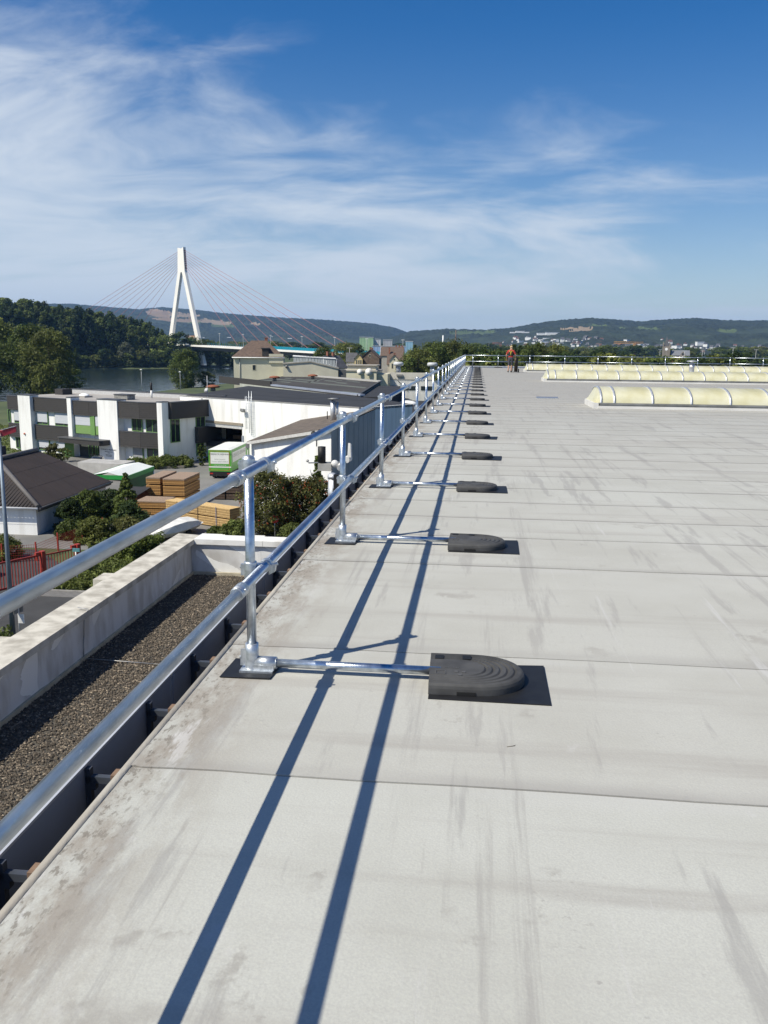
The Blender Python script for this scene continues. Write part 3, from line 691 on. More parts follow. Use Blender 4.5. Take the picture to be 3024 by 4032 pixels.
# dark wood on the far river bank
k = 0
for az in np.arange(-36, -20.3, .42):
    for row in range(3):
        a = az + rv.uniform(-.2,.2); ca_ = R(a); den = .743*math.sin(ca_)-.669*math.cos(ca_)
        dd = (-735-rv.uniform(0,12)-row*38)/den
        if row == 0 and rv.random() < .10: continue
        el = np.interp(a, [-36,-29.7,-27.5,-26.6,-24.5,-22.9,-21.6,-20.9,-20.3], [3.0,2.85,2.62,2.45,2.28,1.98,1.72,1.35,1.0])
        top = CAM_Z + dd*math.tan(R(el)) + 16.4
        top *= rv.uniform(.90,1.0)*(.88 if row == 0 else 1.0)
        tree('pop%d'%rv.integers(0,3), (dd*math.sin(ca_), dd*math.cos(ca_), -16.6), top/44., name='poplar_tree', label=('tall dark poplar, %s of the far bank wood%s' % ('high end' if a < -28 else 'middle' if a < -24 else 'pylon end', ', front row' if row == 0 else ', inner row')), cat='tree', group='poplars on the far river bank', sxy=top/44.*rv.uniform(.75,1.0)); k += 1
for az in np.arange(-33,-13.5,.42):   # low willows fringing the bank in front
    a = az+rv.uniform(-.2,.2); ca_ = R(a); den = .743*math.sin(ca_)-.669*math.cos(ca_); dd = (-713-rv.uniform(0,6))/den
    tree('far%d'%rv.integers(0,3), (dd*math.sin(ca_), dd*math.cos(ca_), -18.7), rv.uniform(.75,1.2), name='bank_willow', label='low bushy willow at the far waterline %s' % ('below the high wood' if a < -26 else 'below the lower wood' if a < -20.5 else 'below the bridge'), cat='tree', group='willows along the far waterline', sxy=rv.uniform(1.0,1.5))
LIB['sil'] = (crown_mesh('crown', lf_silver, rv, 1, 13.5, 5.4, 70, 45, .5, 'round'), LIB['far0'][1], 14)
for a, s_, lb in ((-22.55,1.15,'grey green willow standing out pale before the dark wood'),(-21.5,.8,'smaller grey willow beside the pale one on the far bank')):
    dd = -719/(.743*math.sin(R(a))-.669*math.cos(R(a))); tree('sil', (dd*math.sin(R(a)), dd*math.cos(R(a)), -17.9), s_*1.35, name='willow_tree', label=lb, cat='tree')
for a, s_, lb in ((-19.3,2.15,'broad dark tree hiding the foot of the white bridge pylon'),(-17.6,1.75,'dark bank tree under the white end of the bridge deck'),(-16.2,1.45,'lower dark bank tree right of the pylon trees'),(-20.4,2.0,'dark tree where the poplar wood ends at the pylon'),(-18.5,1.9,'dark tree directly below the right pylon leg'),(-17.0,1.6,'dark tree under the bridge just past the pylon')):
    dd = -718/(.743*math.sin(R(a))-.669*math.cos(R(a))); tree('far%d'%(0 if s_ > 2 else 1), (dd*math.sin(R(a)), dd*math.cos(R(a)), -17), s_, name='bank_tree', label=lb, cat='tree', sxy=s_*1.15)
# near-bank trees
for key, loc, s_, sx_, lb in (('big0',(-178,300,-16),1.38,1.3,'large olive green tree behind the slate clad office at its left end'),
    ('big1',(-160,296,-16),1.22,1.15,'full green tree left of the river gap, among the large ones'),('big0',(-146,284,-16),1.12,1.0,'olive tree at the edge of the river gap behind the office roof'),
    ('big1',(-196,310,-16),1.3,1.35,'green tree furthest along the bank behind the office'),('far1',(-151,312,-16),.62,.75,'small yellow green bush tree above the office roof'),
    ('big1',(-126,364,-17),.86,.78,'round leafy tree alone before the river, above the satellite dish'),('far2',(-119,372,-17),.55,.8,'low bush beside the round riverside tree'),
    ('far1',(-100,392,-17),.40,1.0,'light green scrub on the river embankment'),('far1',(-84,400,-17),.36,.9,'light green scrub beside the cream house on the embankment')):
    tree(key, loc, s_, name='riverside_tree', label=lb, cat='tree', sxy=sx_)

# ================================================================== bridge
bw = mat('white_pylon_paint', (.82,.80,.74), (.76,.74,.68), scale=.05, rough=.6)
cabr = mat('cable_red', (.36,.15,.15), (.30,.12,.12), scale=1, rough=.6)
deckm = mat('deck_concrete', (.62,.61,.57), (.52,.51,.48), scale=.1, rough=.8)
deckd = mat('deck_underside', (.16,.16,.15), rough=.9)
blue = mat('blue_barrier_glass', (.02,.26,.36), (.015,.20,.30), scale=.3, rough=.25, spec=.5)
lampm = mat('lamp_grey', (.55,.56,.57), rough=.5)
AX = Vector((.75,-.661,0)).normalized(); brz = math.atan2(AX.y, AX.x)
br = thing('cable_stayed_bridge', 'white A shaped pylon bridge with fans of red stay cables across the river', 'bridge', (-277,804,0), brz)
def dz(x): return 3.0 - 5.9*max(0,x)/256. - .6*max(0,-x)/256.
# pylon: A frame in the plane of the road
HT, HC, SP = 91.0, 70.0, 29.5
t0, t1 = -1.35, 1.35
for sg in (-1, 1):
    s = MB(); xb = sg*(SP+4.2); zb = -16.
    s.hexa([(xb-3.1,t0,zb),(xb+3.1,t0,zb),(xb+3.1,t1,zb),(xb-3.1,t1,zb),(sg*3.6-2.7,t0,HC),(sg*3.6+2.7,t0,HC),(sg*3.6+2.7,t1,HC),(sg*3.6-2.7,t1,HC)])
    s.build('pylon_leg', bw, br)
s = MB(); s.hexa([(-6.6,t0-.003,HC-1),(6.6,t0-.003,HC-1),(6.6,t1+.003,HC-1),(-6.6,t1+.003,HC-1),(-5.2,t0-.003,HT-1.2),(5.2,t0-.003,HT-1.2),(5.2,t1+.003,HT-1.2),(-5.2,t1+.003,HT-1.2)])
for sg in (-1,1): s.hexa([(sg*2.8-2.35,t0-.003,HT-1.2),(sg*2.8+2.35,t0-.003,HT-1.2),(sg*2.8+2.35,t1+.003,HT-1.2),(sg*2.8-2.35,t1+.003,HT-1.2),(sg*5.0-.4,t0,HT+.3),(sg*5.0+.1,t0,HT+.3),(sg*5.0+.1,t1,HT+.3),(sg*5.0-.4,t1,HT+.3)])
s.build('pylon_head', bw, br)
an_ = mat('anchor_dark', (.10,.08,.07), rough=.8)
for k in range(9):
    z = HC+2.0+k*1.95; xh = 6.6-(z-HC)*.067; s = MB(); s.box((xh+.01,-.8,z),(xh+.35,.8,z+1.1)); s.build('cable_anchor', an_, br)
for sg in (-1,1):
    for k in range(9):
        z0 = HC+2.5+k*1.95; x1 = (92+k*20.5) if sg > 0 else -(112+k*33); s = MB(); s.cs = True
        s.tube((sg*6.0,0,z0),(x1,0,dz(x1)+1),.15,6,caps=False); s.build('stay_cable', cabr, br)
s = MB()
xs_ = [-440,-200,-60,0,60,130,200,256,420]
for a, b_ in zip(xs_[:-1], xs_[1:]):
    s.hexa([(a,-9,dz(a)-1.6),(b_,-9,dz(b_)-1.6),(b_,9,dz(b_)-1.6),(a,9,dz(a)-1.6),(a,-12,dz(a)),(b_,-12,dz(b_)),(b_,12,dz(b_)),(a,12,dz(a))])
    s.hexa([(a,-12.3,dz(a)-1.25),(b_,-12.3,dz(b_)-1.25),(b_,-12.01,dz(b_)-1.25),(a,-12.01,dz(a)-1.25),(a,-12.3,dz(a)+.3),(b_,-12.3,dz(b_)+.3),(b_,-12.01,dz(b_)+.3),(a,-12.01,dz(a)+.3)])
s.build('deck', bw, br)
s = MB(); 
for a, b_ in zip(xs_[:-1], xs_[1:]): s.hexa([(a,-6,dz(a)-4.4),(b_,-6,dz(b_)-4.4),(b_,6,dz(b_)-4.4),(a,6,dz(a)-4.4),(a,-8,dz(a)-1.61),(b_,-8,dz(b_)-1.61),(b_,8,dz(b_)-1.61),(a,8,dz(a)-1.61)])
s.build('box_girder', deckd, br)
for x in (150, 330):
    s = MB(); s.box((x-2,-6,-24),(x+2,6,dz(x)-4.5)); s.build('pier', deckm, br)
bp_ = MB(); bp_.box((0,-12.0,.15),(2.9,-11.98,2.6)); bpm = bp_.mesh('barrier_panel', blue)
bq_ = MB(); bq_.box((0,-12.2,.1),(.22,-11.9,3.0)); bqm = bq_.mesh('barrier_post', mat('blue_post', (.05,.30,.42), rough=.5))
for k in range(86):
    x = 62+k*3.0 if k >= 14 else 62+k*3.0
    if k >= 29: link('barrier_panel', bpm, br, (x,0,dz(x)-.05))
    link('barrier_post', bqm, br, (x-.1,0,dz(x)-.05))
for x in (28,62,100,141,184,225,262,300):
    s = MB(); s.cs = True; s.tube((x,0,dz(x)),(x,0,dz(x)+11),.14,6,.08); s.cs = False
    s.box((x-1.6,-.15,dz(x)+10.9),(x+1.6,.15,dz(x)+11.15)); s.build('lamp_mast', lampm, br)
s = MB(); s.box((8,-3,dz(8)+5.5),(24,-2.7,dz(8)+8.0)); s.build('gantry_sign', mat('sign_orange', (.40,.17,.05), (.3,.3,.3), scale=.3, rough=.6), br)

# ================================================================== yard and street surfaces
def sheet(name, pts, z, ma, **k):
    s = MB(); s.add([(x,y,z) for x,y in pts], [tuple(range(len(pts)))]); return s.build(name, ma, kind='structure', **k)
sheet('yard', [(-62,66.5),(-31.5,66.5),(-24,71),(-12,71),(-5,80),(-5,135),(-44,135),(-62,128)], G+.012, paleasphalt)
sheet('road', [(-90,20),(-8,20),(-8,54.3),(-29.5,54.3),(-33,47),(-90,47)], G+.010, asphalt)
sheet('driveway', [(-90,47.2),(-33.2,47.2),(-30.1,54.5),(-30.1,60),(-36,66),(-90,66)], G+.011, asphalt)
kerbm = mat('kerb_stone', (.30,.29,.27), (.22,.21,.2), scale=2, rough=.9)
for k in range(17):
    s = MB(); x0 = -29.6 + k*1.25; s.box((x0,54.4,G),(x0+1.24,54.62,G+.11)); s.build('kerb', kerbm, kind='structure')
s = MB(); s.box((-29.4,53.2,G),(-8,54.39,G+.045)); s.build('gutter_strip', mat('gutter', (.16,.155,.15), rough=.9), kind='structure')
linem = mat('road_paint', (.70,.70,.68), (.5,.5,.48), scale=6, rough=.7)
s = MB(); s.box((-30.5,96.0,G+.016),(-20,96.14,G+.018)); s.build('painted_line', linem, kind='structure')
s = MB(); s.box((-25.6,90.6,G+.016),(-22.4,90.75,G+.018)); s.build('painted_line', linem, kind='structure')

def wframe(name, parent, x0, x1, z0, z1, y, fm, gm, mull=1, depth=.10, out=-1, rail_=None):
    """window: frame ring, panes set back, in the local x/z plane at y (facing -y)"""
    t = .09; s = MB()
    s.box((x0,y,z0),(x0+t,y+depth,z1)); s.box((x1-t,y,z0),(x1,y+depth,z1)); s.box((x0+t,y,z1-t),(x1-t,y+depth,z1)); s.box((x0+t,y,z0),(x1-t,y+depth,z0+t))
    for k in range(1, mull):
        xm = x0 + (x1-x0)*k/mull; s.box((xm-.04,y+.004,z0+t),(xm+.04,y+depth-.004,z1-t))
    o = s.build(name, fm, parent)
    g = MB(); g.box((x0+t-.01,y+depth*.55,z0+t-.01),(x1-t+.01,y+depth*.7,z1-t+.01)); g.build('pane', gm, o)
    return o

# ================================================================== slate clad office
slate = mat('slate_cladding', (.050,.046,.044), (.032,.030,.029), scale=6, rough=.75, bump=.5, bscale=9, stretch=(.6,1,2.2))
gframe = mat('green_frame', (.16,.30,.09), (.13,.25,.075), scale=4, rough=.5)
gpanel = mat('green_panel', (.20,.33,.11), rough=.5)
blind = mat('roller_blind', (.55,.57,.60), (.46,.48,.52), scale=9, rough=.6, stretch=(.05,1,4))
copg = mat('zinc_coping', (.10,.10,.105), rough=.5, metal=.3)
flatg = mat('flat_roof_grey', (.36,.34,.31), (.29,.27,.25), scale=.3, rough=.9)
off = thing('office_building', 'two storey white office with dark slate bands and green window frames', 'building', (-54.5,122.0,G), math.atan2(-.403,.915))
D0 = 13.5
s = MB(); s.box((-22.6,.35,0),(11.5,D0,8.5)); s.build('wall', white, off)
s = MB(); s.box((-22.5,.45,8.502),(11.4,D0-.2,8.56)); s.build('roof', flatg, off)
s = MB(); s.box((-22.7,D0-.22,8.4),(11.6,D0+.1,9.25)); s.build('rear_parapet', mat('lining_grey', (.5,.5,.5), rough=.7), off)
s = MB(); s.box((-22.8,D0-.3,9.252),(11.7,D0+.2,9.36)); s.build('rear_coping', copg, off)
# slate rows are real courses: thin overlapping strips
def slate_band(x0, x1, z0, z1, y, name='slate_band', yr=None):
    yr = y if yr is None else yr; s = MB(); n = max(2, int(round((z1-z0)/.30)))
    for i in range(n):
        a = z0+(z1-z0)*i/n; b_ = z0+(z1-z0)*(i+1)/n
        s.hexa([(x0,y-.035,a),(x1,yr-.035,a),(x1,yr+.5,a),(x0,y+.5,a),(x0,y,b_),(x1,yr,b_),(x1,yr+.5,b_),(x0,y+.5,b_)])
    o = s.build(name, slate, off)
    c = MB(); c.hexa([(x0-.03,y-.06,z1+.002),(x1+.03,yr-.06,z1+.002),(x1+.03,yr+.52,z1+.002),(x0-.03,y+.52,z1+.002),(x0-.03,y-.06,z1+.12),(x1+.03,yr-.06,z1+.12),(x1+.03,yr+.52,z1+.12),(x0-.03,y+.52,z1+.12)]); c.build('coping', copg, o)
slate_band(-21.9,-18.62,6.55,8.65,-.12); slate_band(-23.2,-21.93,6.55,8.65,.75,yr=-.12)
slate_band(-15.72,-7.36,6.55,8.60,-.15); slate_band(-6.42,-2.97,6.40,8.45,-.45); slate_band(-2.94,-.6,6.40,8.45,-.45,yr=-.20)
slate_band(-21.9,-18.62,2.15,4.25,-.12); slate_band(-23.2,-21.93,2.15,4.25,.75,yr=-.12)
slate_band(-15.72,-7.36,2.10,4.32,-.15)
slate_band(3.52,7.7,6.45,8.75,-.75); slate_band(7.73,10.7,6.45,8.75,-.75,yr=.1); slate_band(3.52,7.7,2.3,4.45,-.75); slate_band(7.73,10.7,2.3,4.45,-.75,yr=.1)
def column(x0, x1, y0, z1=8.95):
    s = MB(); s.box((x0,y0,0),(x1,.9,z1)); o = s.build('column', white, off); c = MB(); c.box((x0-.06,y0-.06,z1+.002),(x1+.06,.96,z1+.11)); c.build('coping', copg, o)
column(-18.58,-15.75,-.75); column(-7.33,-6.46,-.75); column(-.57,3.48,-.95); column(10.73,11.7,-.35)
# windows, upper and lower storey
for x0, x1 in ((-15.5,-12.95),(-11.35,-7.4)):
    wframe('window', off, x0, x1, 4.45, 6.52, .18, gframe, glass, 2)
    s = MB(); s.box((x0+.1,.13,4.85),(x1-.1,.16,6.5)); s.build('roller_shutter', blind, off)
    wframe('window', off, x0, x1, .45, 2.08, .18, gframe, glass, 2)
    s = MB(); s.box((x0+.1,.13,.85),(x1-.1,.16,2.05)); s.build('roller_shutter', blind, off)
for x0, x1 in ((-21.0,-18.65),):
    wframe('window', off, x0, x1, 4.4, 6.5, .18, gframe, glass, 2); s = MB(); s.box((x0+.1,.13,4.8),(x1-.1,.16,6.48)); s.build('roller_shutter', blind, off)
    wframe('window', off, x0, x1, .3, 2.1, .18, gframe, glass, 3)
wframe('window', off, -22.55, -21.95, 4.4, 6.5, .20, gframe, glass, 1)
for x0, x1 in ((-6.4,-2.95),(-2.0,-.62)):
    wframe('window', off, x0, x1, 3.55, 6.38, -.22, gframe, glass, 2)
    s = MB(); s.box((x0+.1,-.27,4.9),(x1-.1,-.24,6.36)); s.build('roller_shutter', blind, off)
    s = MB(); s.box((x0+.1,-.27,3.62),(x1-.1,-.24,4.86)); s.build('spandrel_panel', gpanel, off)
s = MB(); s.box((-2.94,-.36,3.5),(-2.02,-.2,6.38)); s.build('green_pier', gframe, off)
for x0, x1 in ((5.15,7.2),(7.95,10.5)):
    wframe('window', off, x0, x1, 4.55, 6.42, .16, gframe, glass, 2); wframe('window', off, x0, x1, .35, 2.28, .16, gframe, glass, 2)
s = MB(); s.box((5.25,.11,.4),(7.1,.14,2.26)); s.build('roller_shutter', mat('grey_shutter', (.30,.31,.32), rough=.6), off)
# entrance: canopy, recess, door leaf
s = MB(); s.prism([(-8.0,-2.2),(-7.2,-2.7),(1.4,-2.7),(1.7,-2.3),(1.7,-.96),(-8.0,-.76)],2.35,3.02); o = s.build('canopy', slate, off)
s = MB(); s.prism([(-8.06,-2.25),(-7.2,-2.77),(1.42,-2.77),(1.76,-2.33),(1.76,-.97),(-8.06,-.77)],3.022,3.12); s.build('canopy_coping', copg, o)
s = MB(); s.box((-6.3,.31,0),(-.62,.345,2.3)); s.build('entrance_recess', mat('recess_dark', (.06,.065,.06), rough=.8), off)
wframe('entrance_door', off, -4.2, -2.6, .02, 2.2, .20, gframe, glass, 2); wframe('window', off, -2.3, -.7, .3, 2.2, .20, gframe, glass, 1)
s = MB(); s.hexa([(-7.2,-1.7,.02),(-7.12,-1.7,.02),(-6.35,-.7,.02),(-6.45,-.7,.02),(-7.2,-1.7,2.2),(-7.12,-1.7,2.2),(-6.35,-.7,2.2),(-6.45,-.7,2.2)]); s.build('open_door_leaf', gframe, off)
# company lettering on the column
def text(name, body, size, parent, loc, rot, ma, extr=.004):
    cu = bpy.data.curves.new(name, 'FONT'); cu.body = body; cu.size = size; cu.extrude = extr; cu.align_x = 'CENTER'; cu.resolution_u = 2
    tmp = bpy.data.objects.new(name+'_tmp', cu); COL.objects.link(tmp)
    me = bpy.data.meshes.new_from_object(tmp.evaluated_get(bpy.context.evaluated_depsgraph_get()))
    bpy.data.objects.remove(tmp); bpy.data.curves.remove(cu); me.materials.clear(); me.materials.append(ma)
    o = link(name, me, parent, loc); o.rotation_euler = rot; return o
tblk = mat('lettering_black', (.02,.02,.022), rough=.5)
text('lettering', 'HOBRAECK+REINHARD', .30, off, (1.35,-.96,1.55), (R(90),0,0), tblk)
for k, (z, wd) in enumerate(((1.30,1.6),(1.12,.5),(.84,1.3),(.66,1.2))):
    s = MB(); s.box((1.35-wd/2,-.958,z),(1.35+wd/2,-.952,z+.07)); s.build('small_print', tblk, off)
s = MB(); s.ball((-17.4,-.85,2.9),.16,8,6); s.build('alarm_lamp', mat('alarm_red', (.5,.12,.06), rough=.4), off)
# side wing on the right return
s = MB(); s.box((11.51,.2,4.55),(11.56,D0-.2,8.49)); s.build('side_wall', white, off)
def side_band(y0, y1, z0, z1):
    s = MB(); n = 7
    for i in range(n):
        a = z0+(z1-z0)*i/n; b_ = z0+(z1-z0)*(i+1)/n; s.hexa([(11.6,y0,a),(12.235,y0,a),(12.235,y1,a),(11.6,y1,a),(11.6,y0,b_),(12.2,y0,b_),(12.2,y1,b_),(11.6,y1,b_)])
    o = s.build('slate_band', slate, off); c = MB(); c.box((11.58,y0-.05,z1+.002),(12.28,y1+.05,z1+.12)); c.build('coping', copg, o)
side_band(1.0,11.6,6.5,8.85); side_band(6.4,11.6,2.6,4.9)
def side_window(y0, y1, z0, z1):
    s = MB(); t = .1
    s.box((11.57,y0,z0),(11.68,y0+t,z1)); s.box((11.57,y1-t,z0),(11.68,y1,z1)); s.box((11.57,y0+t,z1-t),(11.68,y1-t,z1)); s.box((11.57,y0+t,z0),(11.68,y1-t,z0+t)); s.box((11.57,(y0+y1)/2-.05,z0+t),(11.66,(y0+y1)/2+.05,z1-t))
    o = s.build('window', gframe, off); g = MB(); g.box((11.6,y0+.08,z0+.08),(11.63,y1-.08,z1-.08)); g.build('pane', glass, o)
side_window(1.3,3.2,3.1,6.45); side_window(6.6,8.6,4.95,6.48); side_window(9.2,11.3,4.95,6.48); side_window(6.6,8.2,.7,2.55)
s = MB(); s.box((11.58,8.8,2.0),(15.6,12.6,2.75)); o = s.build('porch_roof', slate, off); s = MB(); s.box((15.1,9.0,0),(15.4,9.3,1.99)); s.build('porch_post', black, off)
s = MB(); s.box((11.6,8.6,0),(15.8,12.8,.35)); s.build('porch_step', mat('red_brick_step', (.22,.10,.07), rough=.9), off)
# roof fittings
s = MB(); s.box((-12.2,5.2,8.561),(-10.2,6.8,8.8)); o = s.build('rooflight_curb', flatg, off); s = MB(); s.cs = True; s.ball((-11.2,6.0,8.8),.95,12,8,(1,.75,.4)); s.build('dome', white, o)
s = MB(); s.box((-3.4,5.0,8.561),(-.6,6.6,9.3)); o = s.build('vent_box', mat('vent_box_dark', (.13,.12,.11), (.3,.3,.28), scale=3, stretch=(3,1,1), rough=.7), off); s = MB(); s.box((-3.5,4.9,9.302),(-.5,6.7,9.4)); s.build('vent_lid', copg, o)
s = MB(); s.box((-20.8,8.2,8.561),(-18.9,10.2,9.5)); s.build('chimney_block', slate, off)
s = MB(); s.cs = True; s.tube((-1.5,11,8.56),(-1.5,11,9.8),.16,8); s.build('flue', white, off); s = MB(); s.tube((-1.5,11,9.8),(-1.5,11,11.0),.18,8); s.build('flue_cap', black, off)
s = MB(); s.tube((10.6,10.5,8.56),(10.6,10.5,12.4),.04,6); o = s.build('antenna_mast', lampm, off); s = MB(); s.cs = True; s.lathe((0,0,0),[(.03,-.08),(.25,-.04),(.38,.06),(.39,.07)],14); q = s.build('satellite_dish', lampm, o); q.location = (10.6,10.3,10.2); q.rotation_euler = (R(70),0,0)

# ================================================================== white workshop hall with the open gate
wh = thing('workshop_hall', 'large white workshop hall with dark flat roof and open black gateway', 'building', (-41.2,126.1,G), math.atan2(-.538,.843))
poly_ = [(-5,.3),(31.2,.3),(31.2,11.5),(20.6,17.6),(-2,24.9),(-24.5,32)]
TOPW = 9.2
for a, b_, z0, z1 in ((-5,.1,0,TOPW),(9.0,31.2,0,TOPW),(.1,9.0,5.0,TOPW)):
    s = MB(); s.box((a,0,z0),(b_-.001,.298,z1)); s.build('front_wall', white, wh)
s = MB(); s.box((30.9,.3,0),(31.2,11.4,TOPW)); s.build('side_wall', white, wh)
s = MB(); s.prism(poly_, TOPW-.35, TOPW-.02); s.build('roof', darkroof, wh)
s = MB(); s.box((-5.05,-.06,TOPW+.002),(31.25,.30,TOPW+.10)); s.build('roof_edge', mat('edge_flashing', (.30,.29,.27), rough=.6), wh)
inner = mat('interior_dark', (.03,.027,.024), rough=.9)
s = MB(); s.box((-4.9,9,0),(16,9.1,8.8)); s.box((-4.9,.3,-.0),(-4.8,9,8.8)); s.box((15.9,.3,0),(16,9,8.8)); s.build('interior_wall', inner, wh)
s = MB(); s.box((-4.8,.0,.02),(15.9,9,.03)); s.build('interior_floor', mat('interior_floor', (.12,.11,.10), rough=.9), wh)
shelfm = mat('interior_timber', (.30,.17,.09), rough=.8)
for k, z in enumerate((.9,2.6,4.0)):
    s = MB(); s.box((.6,5.6,z),(3.4,8.4,z+.6)); s.build('stored_timber', shelfm, wh)
s = MB(); s.box((.1,-.10,5.0),(9.0,-.002,5.32)); s.build('gate_header', mat('gate_header', (.55,.55,.54), rough=.6), wh)
s = MB(); s.box((-.1,-.16,5.50),(9.2,-.002,5.86)); s.build('gate_lintel', mat('lintel_brown', (.30,.26,.20), rough=.8), wh)
s = MB(); s.box((-.02,-.14,0),(.099,.2,4.99)); s.build('gate_jamb', white, wh)
s = MB(); s.box((9.0,-.14,.2),(9.3,-.002,4.1)); s.build('gate_jamb', greytin, wh)
s = MB(); s.box((-.9,-.12,.1),(-.12,-.02,4.6)); s.build('folding_gate_leaf', mat('gate_leaf', (.05,.06,.07), rough=.5), wh)
s = MB(); s.box((.0,-.28,5.87),(.35,-.002,9.1)); s.build('pilaster', white, wh)
s = MB(); s.box((-4.95,-.05,.0),(.0,-.003,.5)); s.build('plinth', mat('plinth_grey', (.3,.3,.3), rough=.9), wh)
def ladder(parent, x, y):
    st = galv2; s = MB()
    for dx in (-.28,.28): s.tube((x+dx,y,4.6),(x+dx,y,10.6),.032,6)
    o = s.build('ladder_rail', st, parent)
    rm = MB(); rm.tube((x-.28,y,0),(x+.28,y,0),.02,6); rme = rm.mesh('rung', st)
    for k in range(18): link('rung', rme, parent, (0,0,4.75+.29*k))
    hp = MB(); pts = [(x+.42*math.sin(t), y-.1-.62*math.cos(t)*.5-.36, 0) for t in np.linspace(-2.4,2.4,14)]; hp.path(pts,.014,5); hme = hp.mesh('cage_hoop', st)
    for k in range(6): link('cage_hoop', hme, parent, (0,0,5.4+.86*k))
    for t in (-2,-1,0,1,2):
        q = MB(); q.tube((x+.42*math.sin(t), y-.1-.62*math.cos(t)*.5-.36, 5.2),(x+.42*math.sin(t), y-.1-.62*math.cos(t)*.5-.36, 9.9),.022,5); q.build('cage_bar', st, parent)
lad = thing('wall_ladder', 'galvanised caged ladder fixed to the white workshop wall', 'ladder', (-41.2,126.1,G), math.atan2(-.538,.843)); ladder(lad, 11.1, -.25)
fl = thing('floodlight', 'small grey floodlight on the white workshop wall above the gateway', 'floodlight', (-32.95,120.83,-7.4), math.atan2(-.538,.843))
s = MB(); s.hexa([(-.35,-.75,-.1),(.35,-.75,-.1),(.35,-.35,-.3),(-.35,-.35,-.3),(-.35,-.7,.25),(.35,-.7,.25),(.35,-.3,.15),(-.35,-.3,.15)]); s.build('lamp_head', alud, fl); s = MB(); s.tube((0,-.45,-.05),(0,0,-.2),.05,6); s.build('bracket', alud, fl)
copper = mat('rust_vent', (.28,.10,.05), (.2,.07,.04), scale=3, rough=.8)
def roofvent(loc, lb):
    t = thing('roof_vent', lb, 'roof vent', loc); s = MB(); s.cs = True; s.lathe((0,0,0),[(.5,0),(.45,.35),(.42,.6)],12); s.build('stack', alud, t); s = MB(); s.cs = True; s.lathe((0,0,0),[(1.15,.6),(1.25,.75),(1.1,.95),(.4,1.1)],14); s.build('hood', copper, t)
roofvent((-46.6,149.5,-6.25), 'rust red mushroom vent alone on the black workshop roof')
roofvent((-45.0,190,-5.9), 'rust red mushroom vent at the near edge of the patched roof')
roofvent((-39.2,205,-5.9), 'rust red mushroom vent on the patched roof before the lantern building')

# patched roof building behind
pr_ = thing('patched_roof_hall', 'low hall with large bitumen roof mended with greenish patches', 'building', (0,0,G))
pq = [(-50.5,181),(-18.7,136.7),(-21.5,192.8),(-50.7,234.6)]
s = MB(); s.prism(pq, 0, 9.0); s.build('wall', mat('pale_sheet_wall', (.42,.43,.38), (.34,.35,.31), scale=1, rough=.7), pr_)
proof = mat('worn_bitumen', (.062,.056,.050), (.040,.037,.034), scale=.08, rough=.9, detail=8)
s = MB(); s.prism(pq, 9.01, 9.2); s.build('roof', proof, pr_)
pm2 = mat('roof_patch', (.125,.135,.115), (.10,.11,.095), scale=.5, rough=.9)
A_, B_, C_, D_ = [Vector((x,y,0)) for x,y in pq]
def bil(u, v_): return (A_*(1-u)+B_*u)*(1-v_) + (D_*(1-u)+C_*u)*v_
for u0,u1,v0,v1 in ((.02,.96,.44,.52),(.02,.34,.30,.36),(.25,.5,.60,.68),(.36,.44,.72,.76),(.52,.64,.70,.78),(.66,.76,.62,.70),(.60,.66,.84,.88),(.78,.84,.82,.88),(.86,.97,.06,.16),(.12,.2,.6,.66),(.45,.47,.46,.9),(.7,.8,.86,.92)):
    s = MB(); pts = [bil(u0,v0),bil(u1,v0),bil(u1,v1),bil(u0,v1)]; s.hexa([(p_.x,p_.y,9.203) for p_ in pts]+[(p_.x,p_.y,9.215) for p_ in pts]); s.build('roof_patch', pm2, pr_)
def strip(parent, name, a, b_, w, z0, z1, ma):
    a, b_ = Vector(a), Vector(b_); d_ = (b_-a).normalized(); nrm = Vector((-d_.y,d_.x))*w
    s = MB(); p_ = [a,b_,b_+nrm,a+nrm]; s.hexa([(q.x,q.y,z0) for q in p_]+[(q.x,q.y,z1) for q in p_]); return s.build(name, ma, parent)
strip(pr_, 'brown_upstand', (-58.5,192.3),(-40.5,167.3),.3,8.6,10.1,slate)
strip(pr_, 'metal_coping', (-40.4,167.1),(-18.4,136.3),.9,9.22,9.5,mat('pale_metal', (.40,.43,.50), (.30,.33,.40), scale=.3, rough=.45, metal=.3))
strip(pr_, 'rear_edge', (-50.7,234.6),(-21.5,192.8),.5,9.22,9.6,mat('edge_pale', (.45,.44,.42), rough=.7))
for k in range(16):
    a = Vector((-18.7,136.7))*(1-k/16)+Vector((-21.5,192.8))*(k/16); s = MB(); s.box((a.x+.01,a.y,3),(a.x+.25,a.y+.25,8.98)); s.build('wall_rib', mat('rib_dark', (.10,.11,.10), rough=.7), pr_)
strip(pr_, 'side_edge', (-18.66,136.9),(-21.46,192.8),.35,9.22,9.45,mat('edge_dark', (.07,.07,.07), rough=.7))

